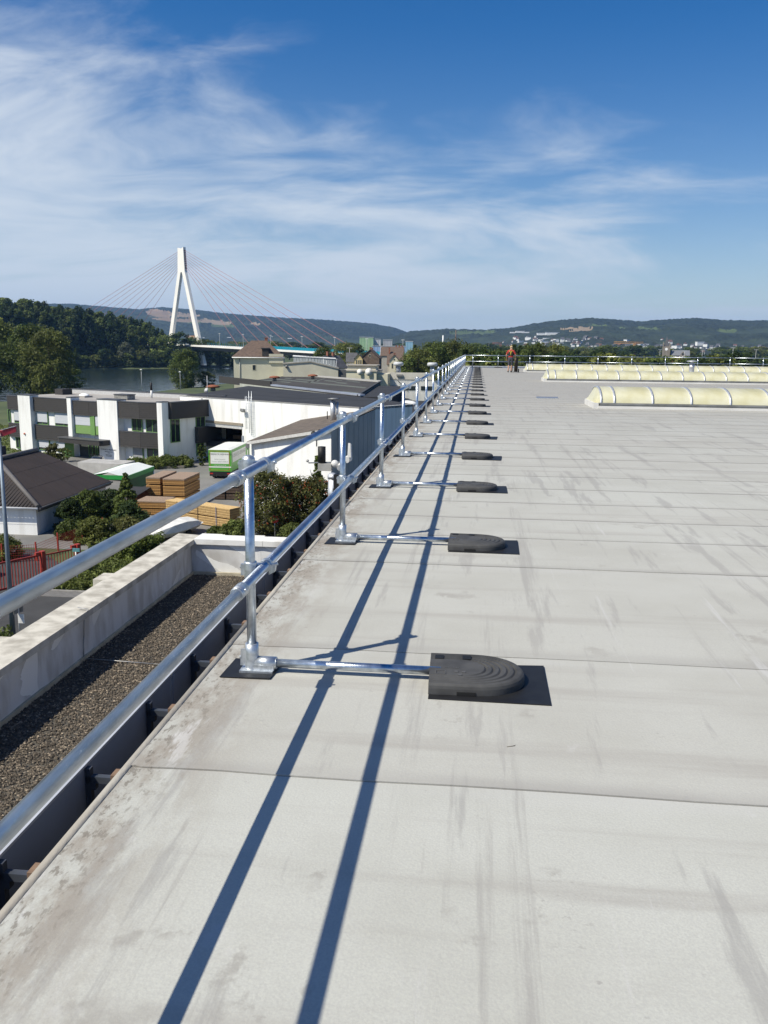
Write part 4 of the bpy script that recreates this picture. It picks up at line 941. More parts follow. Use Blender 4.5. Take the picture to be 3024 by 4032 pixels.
# white shed with brown gravelled monopitch roof and grey panelled side
an = thing('monopitch_shed', 'white shed with brown sloping roof and grey panelled side wall', 'building', (0,0,G))
q4 = [(-23.3,87.5),(-13.8,81.4),(-12.7,108.3),(-23.2,114.6)]; zz4 = [6.9,9.1,9.1,6.95]
s = MB(); s.hexa([(x,y,0) for x,y in q4]+[(x,y,z) for (x,y),z in zip(q4,zz4)]); s.build('wall', white, an)
brg = mat('brown_roof_gravel', (.15,.12,.095), (.095,.078,.062), scale=1.2, rough=.95, detail=10, lo=.4, hi=.6)
q5 = [(-23.7,87.3),(-13.7,80.9),(-12.65,108.3),(-23.6,114.7)]
s = MB(); s.hexa([(x,y,z+.01) for (x,y),z in zip(q5,zz4)]+[(x,y,z+.16) for (x,y),z in zip(q5,zz4)]); s.build('roof', brg, an)
s = MB(); a, b_ = Vector((-23.75,87.2)), Vector((-13.7,80.75)); s.hexa([(a.x,a.y,6.72),(b_.x,b_.y,8.92),(b_.x,b_.y+.1,8.92),(a.x,a.y+.1,6.72),(a.x,a.y,7.02),(b_.x,b_.y,9.22),(b_.x,b_.y+.1,9.22),(a.x,a.y+.1,7.02)]); s.build('verge_trim', mat('verge_pale', (.55,.54,.52), rough=.7), an)
s = MB(); s.tube((-23.55,87.0,.1),(-23.55,87.0,6.6),.07,6); s.box((-23.75,86.85,6.4),(-23.4,87.15,6.85)); s.build('downpipe', alud, an)
for k in range(18):
    t0_ = k/18; t1_ = (k+1)/18; a = Vector(q4[1])*(1-t0_)+Vector(q4[2])*t0_; b_ = Vector(q4[1])*(1-t1_)+Vector(q4[2])*t1_
    off_ = .03 if k % 2 else .06; s = MB(); s.hexa([(a.x+.004,a.y+.03,0),(a.x+off_,a.y+.03,0),(b_.x+off_,b_.y-.03,0),(b_.x+.004,b_.y-.03,0),(a.x+.004,a.y+.03,9.05),(a.x+off_,a.y+.03,9.05),(b_.x+off_,b_.y-.03,9.05),(b_.x+.004,b_.y-.03,9.05)]); s.build('side_panel', greytin, an)
ch = thing('steel_chimney', 'stainless steel double chimney with rain plate on the brown roofed shed', 'chimney', (-16.4,98,-6.75))
s = MB(); s.cs = True; s.tube((0,0,-.3),(0,0,2.35),.30,14); s.build('flue_pipe', alu, ch); s = MB(); s.cs = True; s.tube((.48,.1,-.3),(.48,.1,2.2),.16,10); s.build('flue_pipe', alu, ch); s = MB(); s.cs = True; s.lathe((0.1,0,2.5),[(.6,0),(.75,.06),(.3,.14)],14); s.build('rain_plate', alud, ch)
s = MB(); s.box((-.7,-.02,.2),(-.6,.02,1.1)); s.tube((0,0,2.3),(0,0,2.52),.05,6); s.build('bracket', black, ch)
# low white workshop and its dark roof beyond the shed
lw = thing('low_workshop', 'low white workshop with black roof and white dome light, behind the panelled shed', 'building', (0,0,G))
s = MB(); s.box((-15.0,125,0),(-3.5,176,6.0)); s.build('wall', white, lw); s = MB(); s.box((-15.1,124.9,6.01),(-3.4,176.1,6.25)); s.build('roof', darkroof, lw)
s = MB(); s.box((-15.05,124.86,3.1),(-3.45,124.99,3.22)); s.build('wall_band', mat('band_grey', (.3,.3,.3), rough=.7), lw)
s = MB(); s.cs = True; s.ball((-13.0,164,6.25),1.5,14,8,(1.3,1,.5)); s.build('dome_light', white, lw)
s = MB(); s.box((-20.5,140,0),(-15.1,182,8.9)); s.build('stair_block', darkroof, lw)

# camera mast on the gravelled annex
ms = thing('equipment_mast', 'grey steel mast crowded with cameras lamps and junction boxes above the annex', 'mast', (-2.55,16.1,-3.98))
pole = mat('mast_grey', (.20,.22,.24), (.15,.165,.18), scale=4, rough=.5, metal=.3); boxg = mat('box_grey', (.42,.41,.38), (.33,.32,.29), scale=5, rough=.6); whp = mat('white_plastic', (.72,.71,.68), rough=.4)
s = MB(); s.cs = True; s.tube((0,0,0),(0,0,3.2),.070,14); s.build('pole', pole, ms)
for z in (1.55,2.25,2.75):
    s = MB(); s.cs = True; s.tube((0,0,z),(0,0,z+.09),.085,14); s.build('pole_band', galv2, ms)
s = MB(); s.box((-.11,-.13,2.92),(.10,.05,3.22)); s.build('black_box', black, ms)
s = MB(); s.box((-.10,-.10,2.62),(.09,.04,2.86)); s.build('black_box', black, ms)
s = MB(); s.box((-.42,-.10,3.30),(-.16,.06,3.42)); s.box((-.44,-.11,3.285),(-.15,.07,3.298)); s.build('junction_box', boxg, ms)
s = MB(); s.cs = True; s.tube((-.36,0,3.44),(-.36,0,3.74),.075,12); s.build('camera_housing', black, ms)
s = MB(); s.ball((-.52,.02,3.98),.055); s.ball((-.40,.02,4.02),.05); s.tube((-.46,0,3.74),(-.46,.02,3.98),.012,6); s.build('sensor_ball', black, ms)
s = MB(); s.cs = True; s.tube((-.62,0,3.42),(.18,0,3.46),.014,6); s.build('cross_arm', pole, ms)
s = MB(); s.ball((-.64,0,3.46),.03); s.build('arm_tip', boxg, ms)
s = MB(); s.ball((-.10,-.04,3.42),.075); s.build('round_lamp', whp, ms)
s = MB(); s.cs = True; s.tube((.02,-.16,3.36),(.02,.06,3.42),.065,12,.05); s.build('spotlight', whp, ms)
s = MB(); s.cs = True; s.tube((.12,-.02,3.5),(.16,.1,3.52),.065,12); s.build('spotlight', whp, ms)
s = MB(); s.hexa([(.14,-.03,3.55),(.21,-.05,3.55),(.22,.03,3.55),(.15,.03,3.55),(.155,-.03,3.82),(.20,-.05,3.82),(.21,.03,3.80),(.16,.03,3.82)]); s.build('panel_antenna', whp, ms)
s = MB(); s.box((.12,-.08,1.95),(.22,.0,2.35)); s.build('socket_box', whp, ms)
for k in range(3): s = MB(); s.box((.145,-.084,2.02+.1*k),(.185,-.0805,2.06+.1*k)); s.build('socket', black, ms)
s = MB(); s.box((-.32,-.13,1.28),(-.10,.05,1.52)); s.build('grey_box', boxg, ms); s = MB(); s.box((-.12,-.10,1.22),(.06,.03,1.30)); s.build('box_bracket', pole, ms)
cbl = mat('cable_black', (.015,.015,.015), rough=.6)
s = MB(); s.path([(-.12,-.08,2.95),(-.17,-.08,2.6),(-.14,-.09,2.0),(-.08,-.08,1.7)],.012,6); s.path([(.1,-.05,2.9),(.14,-.06,2.6),(.12,-.06,2.38)],.012,6); s.path([(.17,-.05,1.95),(.15,-.06,1.6),(.2,-.05,1.3),(.12,-.05,.5)],.010,6); s.build('cable', cbl, ms)
s = MB(); s.path([(-.13,-.09,1.25),(-.02,-.09,.8),(.02,-.08,.3)],.016,6); s.path([(-.42,-.05,3.29),(-.55,-.05,3.2),(-.6,-.05,3.35)],.008,6); s.build('cable', whp, ms)
fp = thing('flue_pipe', 'short stainless flue with bright domed cap beside the equipment mast', 'flue', (-2.95,17.6,-3.98))
s = MB(); s.cs = True; s.lathe((0,0,0),[(.10,0),(.10,2.55),(.105,2.56),(.105,2.62),(.10,2.63),(.10,2.9)],18); s.build('pipe', alu, fp); s = MB(); s.cs = True; s.lathe((0,0,0),[(.112,2.9),(.112,2.95),(.08,3.0),(.02,3.02)],18); s.build('cap', alu, fp)

# ================================================================== bungalow with brown sheet roof
bu = thing('bungalow', 'white bungalow with brown corrugated hip roof behind the red gate', 'house', (0,0,G))
X0, X1, Y0, Y1 = -53.6, -38.7, 71.2, 85.8; EZ, RZ = 2.75, 5.85; XRr = -46.2
s = MB(); s.box((X0,Y0,0),(X1,Y1,EZ)); s.prism_y([(X0,EZ),(X1,EZ),(XRr,RZ-.2)], Y1-.3, Y1); s.build('wall', white, bu)
brs = mat('brown_roof_sheet', (.042,.030,.025), (.033,.024,.020), scale=.5, rough=.8, bump=.15)
brc = mat('brown_corrugated', (.036,.028,.025), (.026,.021,.019), scale=.5, rough=.7)
s = MB(); s.hexa([(X1+.5,Y0-.5,EZ-.2),(X1+.5,Y1+.3,EZ-.2),(XRr,Y1+.3,RZ-.25),(XRr,Y0+7,RZ-.25),(X1+.5,Y0-.5,EZ-.12),(X1+.5,Y1+.3,EZ-.12),(XRr,Y1+.3,RZ-.12),(XRr,Y0+7,RZ-.12)]); ro = s.build('roof', brs, bu)
# separate felt sheets on the big slope
A_, B_ = Vector((X1+.5,Y0-.5,EZ-.115)), Vector((X1+.5,Y1+.3,EZ-.115)); C_, D_ = Vector((XRr,Y1+.3,RZ-.115)), Vector((XRr,Y0+7,RZ-.115))
for i in range(9):
    for j in range(3):
        u0, u1, v0, v1 = i/9+.0015, (i+1)/9-.0015, j/3+.003, (j+1)/3-.003
        pp = [(A_*(1-u)+B_*u)*(1-v_)+(D_*(1-u)+C_*u)*v_ for u, v_ in ((u0,v0),(u1,v0),(u1,v1),(u0,v1))]
        s = MB(); lift = .008+.008*((i*3+j*5)%4)/3
        s.hexa([tuple(q) for q in pp]+[(q.x,q.y,q.z+lift) for q in pp]); s.build('roof_sheet', brs, ro)
s = MB(); s.hexa([(X0-.5,Y0-.5,EZ-.2),(X0-.5,Y1+.3,EZ-.2),(XRr,Y1+.3,RZ-.25),(XRr,Y0+7,RZ-.25),(X0-.5,Y0-.5,EZ-.1),(X0-.5,Y1+.3,EZ-.1),(XRr,Y1+.3,RZ-.12),(XRr,Y0+7,RZ-.12)][::1]); s.build('roof', brs, bu)
# corrugated hip end: ribs are real
s = MB(); nr_ = 46
for i in range(nr_):
    xa = X0-.5+(X1-X0+1)*i/nr_; xb = X0-.5+(X1-X0+1)*(i+.55)/nr_
    def hipz(x): 
        k_ = (x-(X0-.5))/(XRr-(X0-.5)) if x < XRr else ((X1+.5)-x)/((X1+.5)-XRr); k_ = max(0,min(1,k_)); return Y0-.5+7.5*k_, EZ-.15+(RZ-EZ)*k_
    ya, za_ = hipz(xa); yb, zb_ = hipz(xb)
    s.hexa([(xa,Y0-.55,EZ-.25),(xb,Y0-.55,EZ-.25),(xb,yb,zb_-.15),(xa,ya,za_-.15),(xa,Y0-.55,EZ-.10),(xb,Y0-.55,EZ-.10),(xb,yb,zb_+.02),(xa,ya,za_+.02)])
s.add([(X0-.5,Y0-.5,EZ-.16),(X1+.5,Y0-.5,EZ-.16),(XRr,Y0+7,RZ-.14)],[(0,1,2)]); s.build('hip_roof', brc, bu)
ridge = mat('ridge_grey', (.13,.12,.115), rough=.7)
s = MB(); s.cs = True; s.tube((X1+.5,Y0-.5,EZ-.05),(XRr,Y0+7,RZ-.02),.22,8); s.build('hip_cap', ridge, bu)
s = MB(); s.cs = True; s.tube((XRr,Y0+7,RZ-.02),(XRr,Y1+.3,RZ-.02),.22,8); s.build('ridge_cap', ridge, bu)
s = MB(); s.cs = True; s.tube((X1+.62,Y0-.5,EZ-.2),(X1+.62,Y1+.3,EZ-.2),.10,8); s.build('gutter', copg, bu); s = MB(); s.cs = True; s.tube((X0,Y0-.62,EZ-.2),(X1+.5,Y0-.62,EZ-.2),.10,8); s.build('gutter', white, bu)
s = MB(); s.box((X1+.46,Y0-.5,EZ-.50),(X1+.5,Y1+.3,EZ-.21)); s.build('fascia_board', copg, bu)
s = MB(); s.box((X0,Y0-.012,.95),(X1,Y0-.002,.98)); s.build('wall_line', mat('line_grey', (.45,.45,.45), rough=.8), bu)
s = MB(); s.box((-49.2,Y1-3,RZ-1.2),(-48.3,Y1-2.1,RZ+.6)); s.build('chimney', slate, bu)

# ================================================================== things in the yard
# ---- box trailer truck
trg = mat('truck_green', (.10,.36,.05), (.08,.31,.045), scale=1, rough=.4); trw = mat('truck_white_tarp', (.74,.75,.70), (.66,.67,.63), scale=1, rough=.5); orange = mat('reflective_orange', (.55,.16,.04), rough=.5)
tyre = mat('tyre', (.018,.018,.018), rough=.85); rim = mat('rim', (.4,.4,.42), rough=.4, metal=.6)
tk = thing('curtain_trailer', 'green curtain sided trailer with white roof and lettered panels in the yard', 'trailer', (-34.0,106.4,G), R(2))
W_, L_, B0, B1 = 2.95, 8.6, .95, 3.72
s = MB(); s.box((0,0,B0),(W_,L_,B1)); s.build('cargo_body', trg, tk)
s = MB(); s.box((-.02,-.02,B1+.002),(W_+.02,L_+.02,B1+.05)); s.hexa([(0,0,B1+.051),(W_,0,B1+.051),(W_,L_,B1+.051),(0,L_,B1+.051),(.5,.3,B1+.16),(W_-.5,.3,B1+.16),(W_-.5,L_-.3,B1+.16),(.5,L_-.3,B1+.16)]); s.build('tarp_roof', trw, tk)
s = MB(); s.box((.26,-.012,1.95),(W_-.3,-.002,3.42)); s.build('rear_panel', trw, tk)
s = MB()
for a, b_ in (((.18,1.1),(.22,3.6)),((W_-.26,1.1),(W_-.22,3.6)),((.18,3.56),(W_-.22,3.6)),((.18,1.1),(W_-.22,1.14))): s.box((a[0],-.02,a[1]),(b_[0],-.004,b_[1]))
s.build('reflective_strip', orange, tk)
s = MB(); s.box((.02,-.025,1.45),(W_-.02,-.013,1.60)); s.build('white_stripe', trw, tk)
gt = mat('lettering_grey', (.28,.30,.28), rough=.5); wt_ = mat('lettering_white', (.7,.72,.68), rough=.5)
text('lettering', 'HOBRAECK-REINHARD', .30, tk, (W_/2,-.014,3.08), (R(90),0,0), tblk, .002)
text('lettering', '56564 Neuwied', .22, tk, (W_/2,-.014,2.45), (R(90),0,0), gt, .002)
text('lettering', 'Telefon (02631) 8086-0', .22, tk, (W_/2,-.014,2.15), (R(90),0,0), gt, .002)
text('lettering', 'www.hobraeck.de', .22, tk, (W_/2,-.014,1.70), (R(90),0,0), wt_, .002)
s = MB(); s.box((W_+.002,.7,2.05),(W_+.012,L_-.5,3.35)); s.build('side_panel', trw, tk)
text('lettering', 'HOBRAECK-REINHARD', .72, tk, (W_+.014,L_/2,2.65), (R(90),0,R(90)), gt, .002)
s = MB(); s.box((.15,.1,.45),(W_-.15,L_-.1,B0-.002)); s.build('chassis', black, tk)
for x in (.3, W_-.3):
    for y in (1.4, 2.6):
        s = MB(); s.cs = True; s.tube((x-.16,y,.48),(x+.16,y,.48),.48,16); o = s.build('wheel', tyre, tk); s = MB(); s.tube((x-.17,y,.48),(x+.17,y,.48),.26,12); s.build('rim', rim, o)
s = MB(); s.box((.1,-.05,.35),(W_-.1,-.02,.9)); s.build('rear_underrun', black, tk)
for x in (.35, W_-.35): s = MB(); s.box((x-.2,-.07,.6),(x+.2,-.051,.75)); s.build('tail_light', mat('tail_red', (.45,.03,.02), rough=.3), tk)
s = MB(); s.box((.1,L_+.3,.6),(W_-.1,L_+2.3,3.4)); s.build('cab', trg, tk)

# ---- marquee tent
tg = mat('tent_green', (.03,.30,.06), (.025,.25,.05), scale=1, rough=.5); twm = mat('tent_white', (.78,.80,.76), (.72,.74,.70), scale=.5, rough=.5)
te = thing('marquee_tent', 'white roofed market tent with green valance and green side wall in the yard', 'tent', (-41.3,88.1,G))
TW, TL, TH = 3.75, 8.6, 2.95
s = MB(); s.add([(0,0,TH),(TW,0,TH-.15),(TW,TL,TH-.15),(0,TL,TH),(TW/2,0,TH+.32),(TW/2,TL,TH+.30)],[(0,4,5,3),(4,1,2,5)]); s.build('roof', twm, te)
s = MB(); s.hexa([(TW-.02,0,TH-.62),(TW+.02,0,TH-.62),(TW+.02,TL,TH-.62),(TW-.02,TL,TH-.62),(TW-.02,0,TH-.12),(TW+.04,0,TH-.12),(TW+.04,TL,TH-.12),(TW-.02,TL,TH-.12)]); s.box((-.02,-.03,TH-.45),(TW+.02,.0,TH+.02)); s.box((-.03,0,TH-.4),(0,TL,TH+.03)); s.build('valance', tg, te)
s = MB(); s.box((TW-.10,.3,.95),(TW-.06,TL-.1,TH-.62)); s.build('side_wall', mat('tent_dark_green', (.008,.10,.028), rough=.6), te)
for x in (.05,TW-.05):
    for y in (.05,TL-.05): s = MB(); s.tube((x,y,0),(x,y,TH-.1),.05,8); s.build('pole', galv, te)
s = MB(); s.box((TW-.12,.3,0),(TW-.03,TL-.1,.94)); s.build('lower_wall', mat('tent_pale', (.32,.31,.28), rough=.8), te)
bt = thing('covered_trailer', 'grey tarpaulin covered trailer parked behind the tent', 'trailer', (-50.3,103.6,G), R(-14))
s = MB(); s.hexa([(0,0,.6),(6.8,0,.6),(6.8,2.6,.6),(0,2.6,.6),(0,0,2.1),(6.8,0,2.2),(6.8,2.6,2.35),(0,2.6,2.25)]); s.build('tarpaulin', mat('tarp_grey', (.42,.41,.39), (.34,.33,.31), scale=1, rough=.7), bt)
s = MB(); s.box((.1,.1,.4),(6.7,2.5,.59)); s.build('chassis', black, bt)
for x in (2.6,3.9):
    for y in (.1,2.3): s = MB(); s.cs = True; s.tube((x,y,.36),(x,y+.22,.36),.36,14); s.build('wheel', tyre, bt)

# ---- lumber stacks: each stack a thing, each board layer a part
lumw = mat('sawn_timber', (.50,.29,.10), (.38,.20,.065), scale=5, rough=.8, stretch=(4,1,10)); lumy = mat('fresh_timber', (.66,.47,.22), (.52,.34,.14), scale=4, rough=.8, stretch=(1,4,10)); lumt = mat('weathered_timber_top', (.34,.25,.18), (.25,.18,.13), scale=3, rough=.85, stretch=(8,1,1)); lumd = mat('dark_timber', (.085,.058,.042), (.05,.036,.028), scale=3, rough=.9, stretch=(1,4,8))
lumw2 = mat('sawn_timber_dark', (.33,.18,.06), (.25,.13,.045), scale=5, rough=.8, stretch=(4,1,10)); lumy2 = mat('fresh_timber_dark', (.48,.32,.14), (.38,.24,.10), scale=4, rough=.8, stretch=(1,4,10))
strapb = mat('strap_blue', (.06,.14,.35), rough=.5)
def stack(name, label, loc, rz, w, l, h, ma, layers, group=None, top=None, gaps=(), strap=()):
    t = thing(name, label, 'timber', loc, rz, group); r_ = random.Random(len(label))
    dz_ = h/layers; z = .12
    for yb in (l*.15,l*.5,l*.85): s = MB(); s.box((0,yb-.06,0),(w,yb+.06,.119)); s.build('bearer', lumd, t)
    for i in range(layers):
        if i in gaps: z += .10
        s = MB(); j = r_.uniform(-.05,.05); nb = max(4,int(w/.22)); bw_ = w/nb
        for b_ in range(nb): 
            e0, e1 = r_.uniform(-.012,.012), r_.uniform(-.012,.012); s.box((b_*bw_+.004,e0,z+.004),((b_+1)*bw_-.004,l+e1,z+dz_-.034))
        s.build('board_layer', top if (top and i == layers-1) else (({'sawn_timber': lumw2, 'fresh_timber': lumy2}.get(ma.name, ma)) if i % 2 else ma), t); z += dz_
    for y in strap: s = MB(); s.box((-.012,y-.02,.12),(-.004,y+.02,z)); s.box((-.012,y-.02,z+.001),(w+.01,y+.02,z+.006)); s.box((w+.004,y-.02,.12),(w+.012,y+.02,z)); s.build('strap', strapb, t)
    return t
stack('timber_stack', 'tall brown board stack nearest the tent, its top two rows apart', (-34.7,86.9,G), 0, 1.55, 5.2, 2.75, lumw, 15, 'pairs of tall board stacks', lumt, (5,11))
stack('timber_stack', 'tall brown board stack beside the other, wider and with even top', (-32.85,86.9,G), 0, 2.35, 5.2, 2.65, lumw, 15, 'pairs of tall board stacks', lumt, (5,11))
stack('timber_stack', 'low brown board stack with grey top before the tall stacks', (-33.8,81.6,G), 0, 3.1, 3.0, 1.25, lumw, 9, None, lumt, (4,))
t = stack('timber_stack', 'long pale stack of fresh boards strapped in two tiers behind the boat', (-30.0,79.9,G), math.atan2(-3.75,7.6)-math.pi/2+math.pi/2, 8.4, 1.5, 1.75, lumy, 15, None, None, (7,))
for x in (1.6,4.3,6.7): s = MB(); s.box((x,-.08,.12),(x+.05,-.06,1.98)); s.build('strap', strapb if x > 6 else lumd, t)
stack('timber_stack', 'dark old beam stack left of the rowan, first of two', (-28.7,91.3,G), 0, 1.25, 2.4, 1.4, lumd, 5, 'dark beam stacks', None, (2,))
stack('timber_stack', 'dark old beam stack second of two, topped with paler boards', (-27.3,91.4,G), 0, 1.4, 2.4, 1.75, lumd, 6, 'dark beam stacks', lumw, (2,4))
sh = thing('lean_to_shelter', 'small dark lean-to shelter with rust red posts beside the board stacks', 'shelter', (-36.6,82.5,G))
s = MB(); s.hexa([(0,0,1.6),(2.4,0,1.6),(2.4,4.6,1.9),(0,4.6,1.9),(0,0,1.68),(2.4,0,1.68),(2.4,4.6,1.98),(0,4.6,1.98)]); s.build('roof', darkroof, sh)
for x, y in ((.1,.1),(2.3,.1),(2.3,4.5),(.1,4.5)): s = MB(); s.box((x-.09,y-.09,0),(x+.09,y+.09,1.6)); s.build('post', copper, sh)
s = MB(); s.box((.1,4.4,.0),(2.3,4.5,1.6)); s.build('back_wall', copper, sh)
pal = MB(); r_ = random.Random(4)
for k in range(7):
    z = .145*k
    for y in (.0,.55,1.1): pal.box((0,y,z),(1.2,y+.1,z+.09))
    for i in range(5): pal.box((i*.27+r_.uniform(-.01,.01),0,z+.091),(i*.27+.12,1.2,z+.115))
palm = pal.mesh('pallet', mat('pallet_wood', (.42,.28,.16), (.32,.2,.11), scale=4, rough=.85))
for k, (x, y, h_) in enumerate(((-22.4,93.5,1),(-20.9,94.4,1),(-19.4,93.2,1))): link('pallet_stack', palm, None, (x,y,G+.02), k*.2, 'stack of bare wooden pallets against the white shed behind the rowans', 'pallets', 'pallet stacks by the white shed')
s = MB(); 
for k in range(5): s.hexa([(k*1.1,0,.3),(k*1.1+.9,0,.3),(k*1.1+.9,1.2,.3),(k*1.1,1.2,.3),(k*1.1+.1,.1,1.2),(k*1.1+.8,.2,1.35),(k*1.1+.8,1.0,1.3),(k*1.1+.05,1.1,1.15)])
s.build('wrapped_goods', mat('foil_wrap', (.62,.63,.64), (.30,.31,.33), scale=3, rough=.3, detail=7), None, loc=(-26.0,95.5,G), label='row of goods wrapped in shiny foil behind the dark beams', cat='wrapped goods')

# ---- covered boat on its trailer
bo = thing('covered_boat', 'boat on a trailer hidden under a taut white cover behind the hedge', 'boat', (-27.7,69.4,G), math.atan2(6.3,2.0)-math.pi/2)
s = MB(); secs = [(0,.25,.35,1.0),(.8,1.0,.3,1.25),(2.2,1.3,.25,1.45),(4.0,1.35,.25,1.5),(5.6,1.25,.3,1.3),(6.4,1.15,.4,1.05)]; vv = []
for y, hw, zb, zt in secs: vv += [(-hw*.55,y,zb),(hw*.55,y,zb),(hw,y,zb+.45),(hw*.85,y,zt-.15),(0,y,zt+.12),(-hw*.85,y,zt-.15),(-hw,y,zb+.45)]
ff = [(a*7+i,a*7+(i+1)%7,(a+1)*7+(i+1)%7,(a+1)*7+i) for a in range(5) for i in range(7)]+[tuple(range(6,-1,-1)),tuple(range(35,42))]
s.add(vv, ff); s.build('cover', mat('white_cover', (.80,.79,.75), (.68,.67,.63), scale=1.6, rough=.6, bump=.6, bscale=3, bdist=.05), bo)
for x in (-1.2,1.0): s = MB(); s.cs = True; s.tube((x,4.2,.32),(x+.2,4.2,.32),.32,14); s.build('wheel', tyre, bo)
s = MB(); s.box((-.06,-1.2,.35),(.06,5.5,.45)); s.build('drawbar', galv2, bo)

# ---- red gate and mesh fence
red = mat('red_paint', (.36,.045,.03), (.28,.035,.025), scale=4, rough=.5)
rgte = thing('sliding_gate', 'red steel bar gate closing the driveway beside the road', 'gate', (-35.6,47.0,G), math.atan2(9.1,5.3))
Lg = 10.4
for z, hh in ((.25,.14),(2.1,.12)): s = MB(); s.box((0,-.05,z),(Lg,.05,z+hh)); s.build('gate_rail', red, rgte)
gb_ = MB(); gb_.box((-.025,-.025,.391),(.025,.025,2.099)); gbm = gb_.mesh('gate_bar', red)
for k in range(int(Lg/.22)): link('gate_bar', gbm, rgte, (.1+k*.22,0,0))
for x in (Lg+.15,Lg+3.0): s = MB(); s.box((x-.14,-.25,0),(x+.14,.12,2.45)); s.box((x-.5,-.1,2.2),(x+.14,.1,2.4)); s.build('gate_post', red, rgte)
s = MB()
for z in (.3,2.05): s.box((Lg+.3,-.04,z),(Lg+2.85,.04,z+.1))
for k in range(11): s.box((Lg+.4+k*.23,-.02,.4),(Lg+.44+k*.23,.02,2.05))
s.build('fixed_panel', red, rgte)
mf = thing('mesh_fence', 'red wire mesh fence with red posts in front of the bungalow shrubs', 'fence', (0,0,G))
fpts = [(-36.4,61.4),(-34.15,62.4),(-34.05,65.8),(-33.6,69.3),(-33.2,72.6)]
for x, y in fpts: s = MB(); s.box((x-.05,y-.05,0),(x+.05,y+.05,1.55)); s.build('fence_post', red, mf)
for (xa,ya),(xb,yb) in zip(fpts[:-1],fpts[1:]):
    s = MB(); ln = math.hypot(xb-xa,yb-ya); n_ = int(ln/.16)
    for k in range(n_+1): t_ = k/n_; s.tube((xa+(xb-xa)*t_,ya+(yb-ya)*t_,.1),(xa+(xb-xa)*t_,ya+(yb-ya)*t_,1.35),.011,3,caps=False)
    for z in np.arange(.12,1.4,.2): s.tube((xa,ya,z),(xb,yb,z),.012,3,caps=False)
    s.build('mesh_panel', red, mf)
# ---- street lamp with banner head, signs
ls = thing('street_pole', 'tall galvanised pole by the road with red and white top', 'pole', (-26.7,45.55,G))
s = MB(); s.cs = True; s.tube((0,0,0),(0.06,0,11.75),.155,14,.085); s.build('pole', mat('pole_blue_grey', (.22,.27,.32), (.18,.22,.26), scale=2, rough=.45, metal=.3), ls)
rd = mat('sign_red', (.45,.04,.06), rough=.5)
s = MB(); s.hexa([(-.20,-.2,11.75),(.26,-.2,11.75),(.26,.2,11.75),(-.20,.2,11.75),(-.16,-.18,12.05),(.22,-.18,12.05),(.22,.18,12.05),(-.16,.18,12.05)]); s.build('lamp_head', mat('lamp_red_top', (.50,.10,.08), (.55,.4,.38), scale=3, rough=.5), ls)
s = MB(); s.box((-.14,-.16,11.66),(.2,.16,11.749)); s.build('lamp_glass', whp, ls)
s = MB(); s.hexa([(.262,-.12,11.70),(.95,.2,11.95),(.95,.28,11.95),(.262,.05,11.70),(.262,-.14,12.0),(.95,.2,12.24),(.95,.3,12.26),(.262,.1,12.06)]); s.build('pennant', rd, ls)
s = MB(); s.hexa([(.262,-.16,12.065),(.95,.18,12.265),(.95,.34,12.275),(.262,.14,12.075),(.262,-.16,12.10),(.95,.18,12.30),(.95,.34,12.31),(.262,.14,12.11)]); s.build('pennant_edge', whp, ls)
sg = thing('road_sign', 'road sign plates seen edge on, fixed to a white post beside the tall pole', 'sign', (-25.95,45.0,G))
s = MB(); s.cs = True; s.tube((0,0,0),(0,0,3.0),.05,10); s.build('post', whp, sg)
s = MB(); s.hexa([(-.10,-.35,1.55),(-.06,-.37,1.55),(.12,.33,1.55),(.08,.35,1.55),(-.10,-.35,2.9),(-.06,-.37,2.9),(.12,.33,2.9),(.08,.35,2.9)]); s.build('plate', alud, sg)
s = MB(); s.box((-.02,-.05,.95),(.35,-.02,1.5)); s.build('small_plate', whp, sg)
wp = thing('marker_post', 'thin white marker post with teal top among the ground cover', 'post', (-27.9,56.4,G))
s = MB(); s.cs = True; s.tube((0,0,0),(0,0,2.4),.045,8); s.build('post', whp, wp); s = MB(); s.box((-.22,-.03,2.4),(.3,.03,2.65)); s.build('plate', mat('teal', (.10,.28,.30), rough=.5), wp)
ne = thing('no_entry_sign', 'round red no entry sign on a thin post below the rowan trees', 'sign', (-17.5,73.2,G))
s = MB(); s.cs = True; s.tube((0,0,0),(0,0,1.9),.035,8); s.build('post', galv2, ne)
s = MB(); s.tube((0,-.04,1.75),(0,-.055,1.75),.36,24); s.build('disc', mat('sign_bright_red', (.55,.02,.02), rough=.4), ne); s = MB(); s.box((-.26,-.062,1.69),(.26,-.057,1.81)); s.build('bar', whp, ne)

